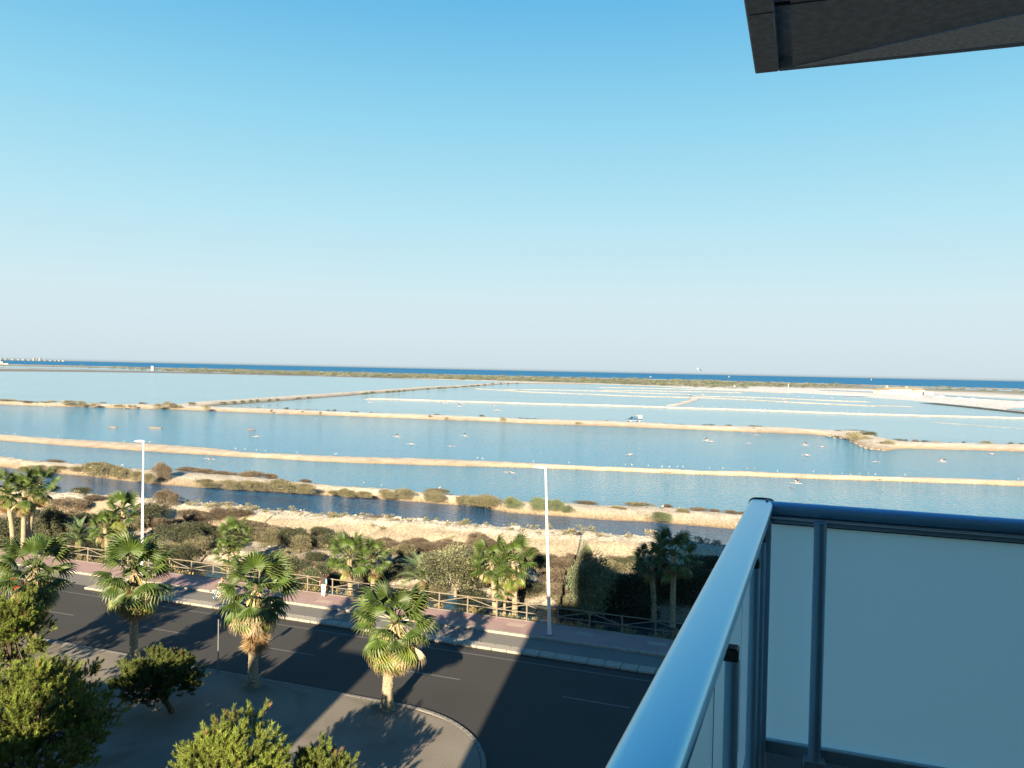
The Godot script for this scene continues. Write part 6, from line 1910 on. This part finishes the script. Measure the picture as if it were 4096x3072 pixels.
# ---------------------------------------------------------------- birds
func bird_mesh(standing: bool, body: Color, wing: Color, long_neck: bool, lift: float) -> ArrayMesh:
	var v := PackedVector3Array()
	var c := PackedColorArray()
	var add := func(p: Array, col: Color) -> void:
		for q: Vector3 in p:
			v.append(q); c.append(col)
	var ell := func(ctr: Vector3, r: Vector3, col: Color) -> void:
		var n := 8
		for i in 4:
			for k in n:
				var pt := func(ii: int, kk: int) -> Vector3:
					var th := PI * ii / 4.0
					var a := TAU * kk / n
					return ctr + Vector3(cos(th) * r.x, sin(th) * sin(a) * r.y, sin(th) * cos(a) * r.z)
				add.call([pt.call(i, k), pt.call(i + 1, k), pt.call(i + 1, k + 1), pt.call(i, k), pt.call(i + 1, k + 1), pt.call(i, k + 1)], col)
	# beak towards +x
	if standing:
		ell.call(Vector3(0, 0.3, 0), Vector3(0.2, 0.1, 0.09), body)
		ell.call(Vector3(-0.08, 0.33, 0), Vector3(0.2, 0.06, 0.095), wing)
		ell.call(Vector3(0.15, 0.45, 0), Vector3(0.07, 0.06, 0.055), body)
		ell.call(Vector3(0.15, 0.38, 0), Vector3(0.06, 0.09, 0.06), body)
		add.call([Vector3(0.2, 0.46, 0.015), Vector3(0.2, 0.44, -0.015), Vector3(0.29, 0.435, 0)], Color(0.7, 0.4, 0.05))
		for z: float in [-0.035, 0.035]:
			add.call([Vector3(0.01, 0.24, z), Vector3(0.03, 0.24, z), Vector3(0.02, 0.0, z), Vector3(0.02, 0.0, z), Vector3(0.07, 0.0, z + 0.02), Vector3(0.07, 0.005, z - 0.02)], Color(0.6, 0.35, 0.2))
	else:
		ell.call(Vector3.ZERO, Vector3(0.3, 0.1, 0.11), body)
		if long_neck:
			ell.call(Vector3(0.5, 0.0, 0), Vector3(0.3, 0.03, 0.03), body)
			ell.call(Vector3(0.82, -0.01, 0), Vector3(0.07, 0.04, 0.035), body)
			add.call([Vector3(0.87, 0.015, 0), Vector3(0.86, -0.03, 0.015), Vector3(0.95, -0.06, 0)], Color(0.05, 0.04, 0.04))
			add.call([Vector3(-0.25, 0.02, 0.02), Vector3(-0.25, -0.02, -0.02), Vector3(-0.95, -0.03, 0)], Color(0.75, 0.5, 0.46))
		else:
			ell.call(Vector3(0.3, 0.03, 0), Vector3(0.09, 0.07, 0.065), body)
			add.call([Vector3(-0.2, 0, 0.05), Vector3(-0.2, 0, -0.05), Vector3(-0.5, 0.01, 0)], body)
		for sd: float in [-1.0, 1.0]:
			var a := Vector3(0.16, 0.05, sd * 0.08)
			var b := Vector3(-0.16, 0.04, sd * 0.08)
			var m0 := Vector3(0.22, 0.05 + lift * 0.35, sd * 0.42)
			var m1 := Vector3(-0.12, 0.04 + lift * 0.35, sd * 0.42)
			var tp := Vector3(0.0, lift * 0.75 + 0.02, sd * 0.85)
			var th := Vector3(0, 0.012, 0)
			add.call([a, b, m1, a, m1, m0, a - th, m1 - th, b - th, a - th, m0 - th, m1 - th], body if not long_neck else Color(0.4, 0.27, 0.25))
			add.call([m0, m1, tp, m0 - th, tp, m1 - th], wing)
	return raw_mesh(v, c)

func build_birds() -> void:
	var fm := leafy(0.8, 0.0)
	var gull := bird_mesh(true, Color(0.32, 0.32, 0.31), Color(0.15, 0.16, 0.17), false, 0)
	var white := Color(0.86, 0.84, 0.82)
	var dark := Color(0.03, 0.025, 0.025)
	var fl := [bird_mesh(false, Color(0.36, 0.29, 0.27), dark, true, 0.9), bird_mesh(false, Color(0.36, 0.29, 0.27), dark, true, -0.5), bird_mesh(false, Color(0.36, 0.3, 0.28), dark, true, 0.2)]
	var gf := bird_mesh(false, white, Color(0.5, 0.52, 0.54), false, 0.3)
	for p: Array in GULLC:
		bird("gull", gull, fm, Vector3(p[0], WATER_Y + 0.58 + 0.02, p[1]), 0.8, "white gull standing on the golden sand dike", "gulls on the sand dike", rng.randf() * TAU)
	for p: Array in GULLB:
		bird("gull", gull, fm, Vector3(p[0], WATER_Y + 1.02, p[1]), 0.9, "white gull standing on the island strip beyond the canal", "gulls on the island strip", rng.randf() * TAU)
	for p: Array in GULLF:
		bird("gull", gull, fm, Vector3(p[0] + rng.randf_range(-1.5, 1.5), WATER_Y + 0.72, p[1]), 1.1, "tiny white gull on the straight low dike at the right", "gulls on the low pond dike", rng.randf() * TAU)
	for p: Array in WADER:
		bird("gull", gull, fm, Vector3(p[0], WATER_Y - 0.02, p[1]), 1.2, "white bird wading at the foot of the track dike", "white waders beside the track dike", rng.randf() * TAU)
	for p: Array in FLOATER:
		bird("gull", gull, fm, Vector3(p[0], WATER_Y - 0.25, p[1]), 1.4, "white bird floating on the pale left pond far away", "birds resting on the far left pond", rng.randf() * TAU)
	for i in FLYNEAR.size():
		var p2: Array = FLYNEAR[i]
		var o := bird("flamingo", fl[i % 3], fm, Vector3(p2[0], p2[1], p2[2]), 1.1, "pale flamingo flying low over the blue ponds", "flamingos flying over the near ponds", 0)
		o.rotation = Vector3(0, PI + rng.randf_range(-0.5, 0.5), rng.randf_range(-0.1, 0.1))
	for i in FLYFAR.size():
		var p3: Array = FLYFAR[i]
		var o2 := bird("flamingo", fl[(i * 2) % 3], fm, Vector3(p3[0], p3[1], p3[2]), 1.35, "flamingo with dark raised wings flying over the far ponds", "flamingos flying over the far ponds", 0)
		o2.rotation = Vector3(0, PI + rng.randf_range(-0.5, 0.5), rng.randf_range(-0.1, 0.1))
	var sg := bird("gull", gf, fm, Vector3(22.1, 17.8, -95.0), 0.75, "gull flying alone in the sky just above the horizon", "", 0)
	sg.rotation = Vector3(0.5, 0.6, -0.6)

func bird(called: String, mesh: Mesh, m: Material, at: Vector3, sc: float, label: String, group: String, yaw: float) -> MeshInstance3D:
	var o := solo(called, mesh, m, label, "bird", at, group)
	o.rotation.y = yaw
	o.scale = Vector3.ONE * sc
	return o

# things that look alike get their place in the row, counted from the left as seen from the balcony
func ordinal(n: int) -> String:
	var ones := ["", "first", "second", "third", "fourth", "fifth", "sixth", "seventh", "eighth", "ninth", "tenth", "eleventh", "twelfth", "thirteenth", "fourteenth", "fifteenth", "sixteenth", "seventeenth", "eighteenth", "nineteenth"]
	if n < 20:
		return ones[n]
	var tens := ["", "", "twent", "thirt", "fort", "fift", "sixt", "sevent", "eight", "ninet"]
	if n % 10 == 0:
		return tens[n / 10] + "ieth"
	return tens[n / 10] + "y-" + ones[n % 10]

func single_out() -> void:
	var same := {}
	for o: Node in get_children():
		if o.has_meta("group"):
			var l: String = o.get_meta("label")
			if not same.has(l):
				same[l] = []
			same[l].append(o)
	for l: String in same:
		var row: Array = same[l]
		if row.size() < 2:
			continue
		row.sort_custom(func(a: Node3D, b: Node3D) -> bool: return atan2(a.position.x, -a.position.z) < atan2(b.position.x, -b.position.z))
		for k in row.size():
			row[k].set_meta("label", "%s, %s from the left" % [l, ordinal(k + 1)])
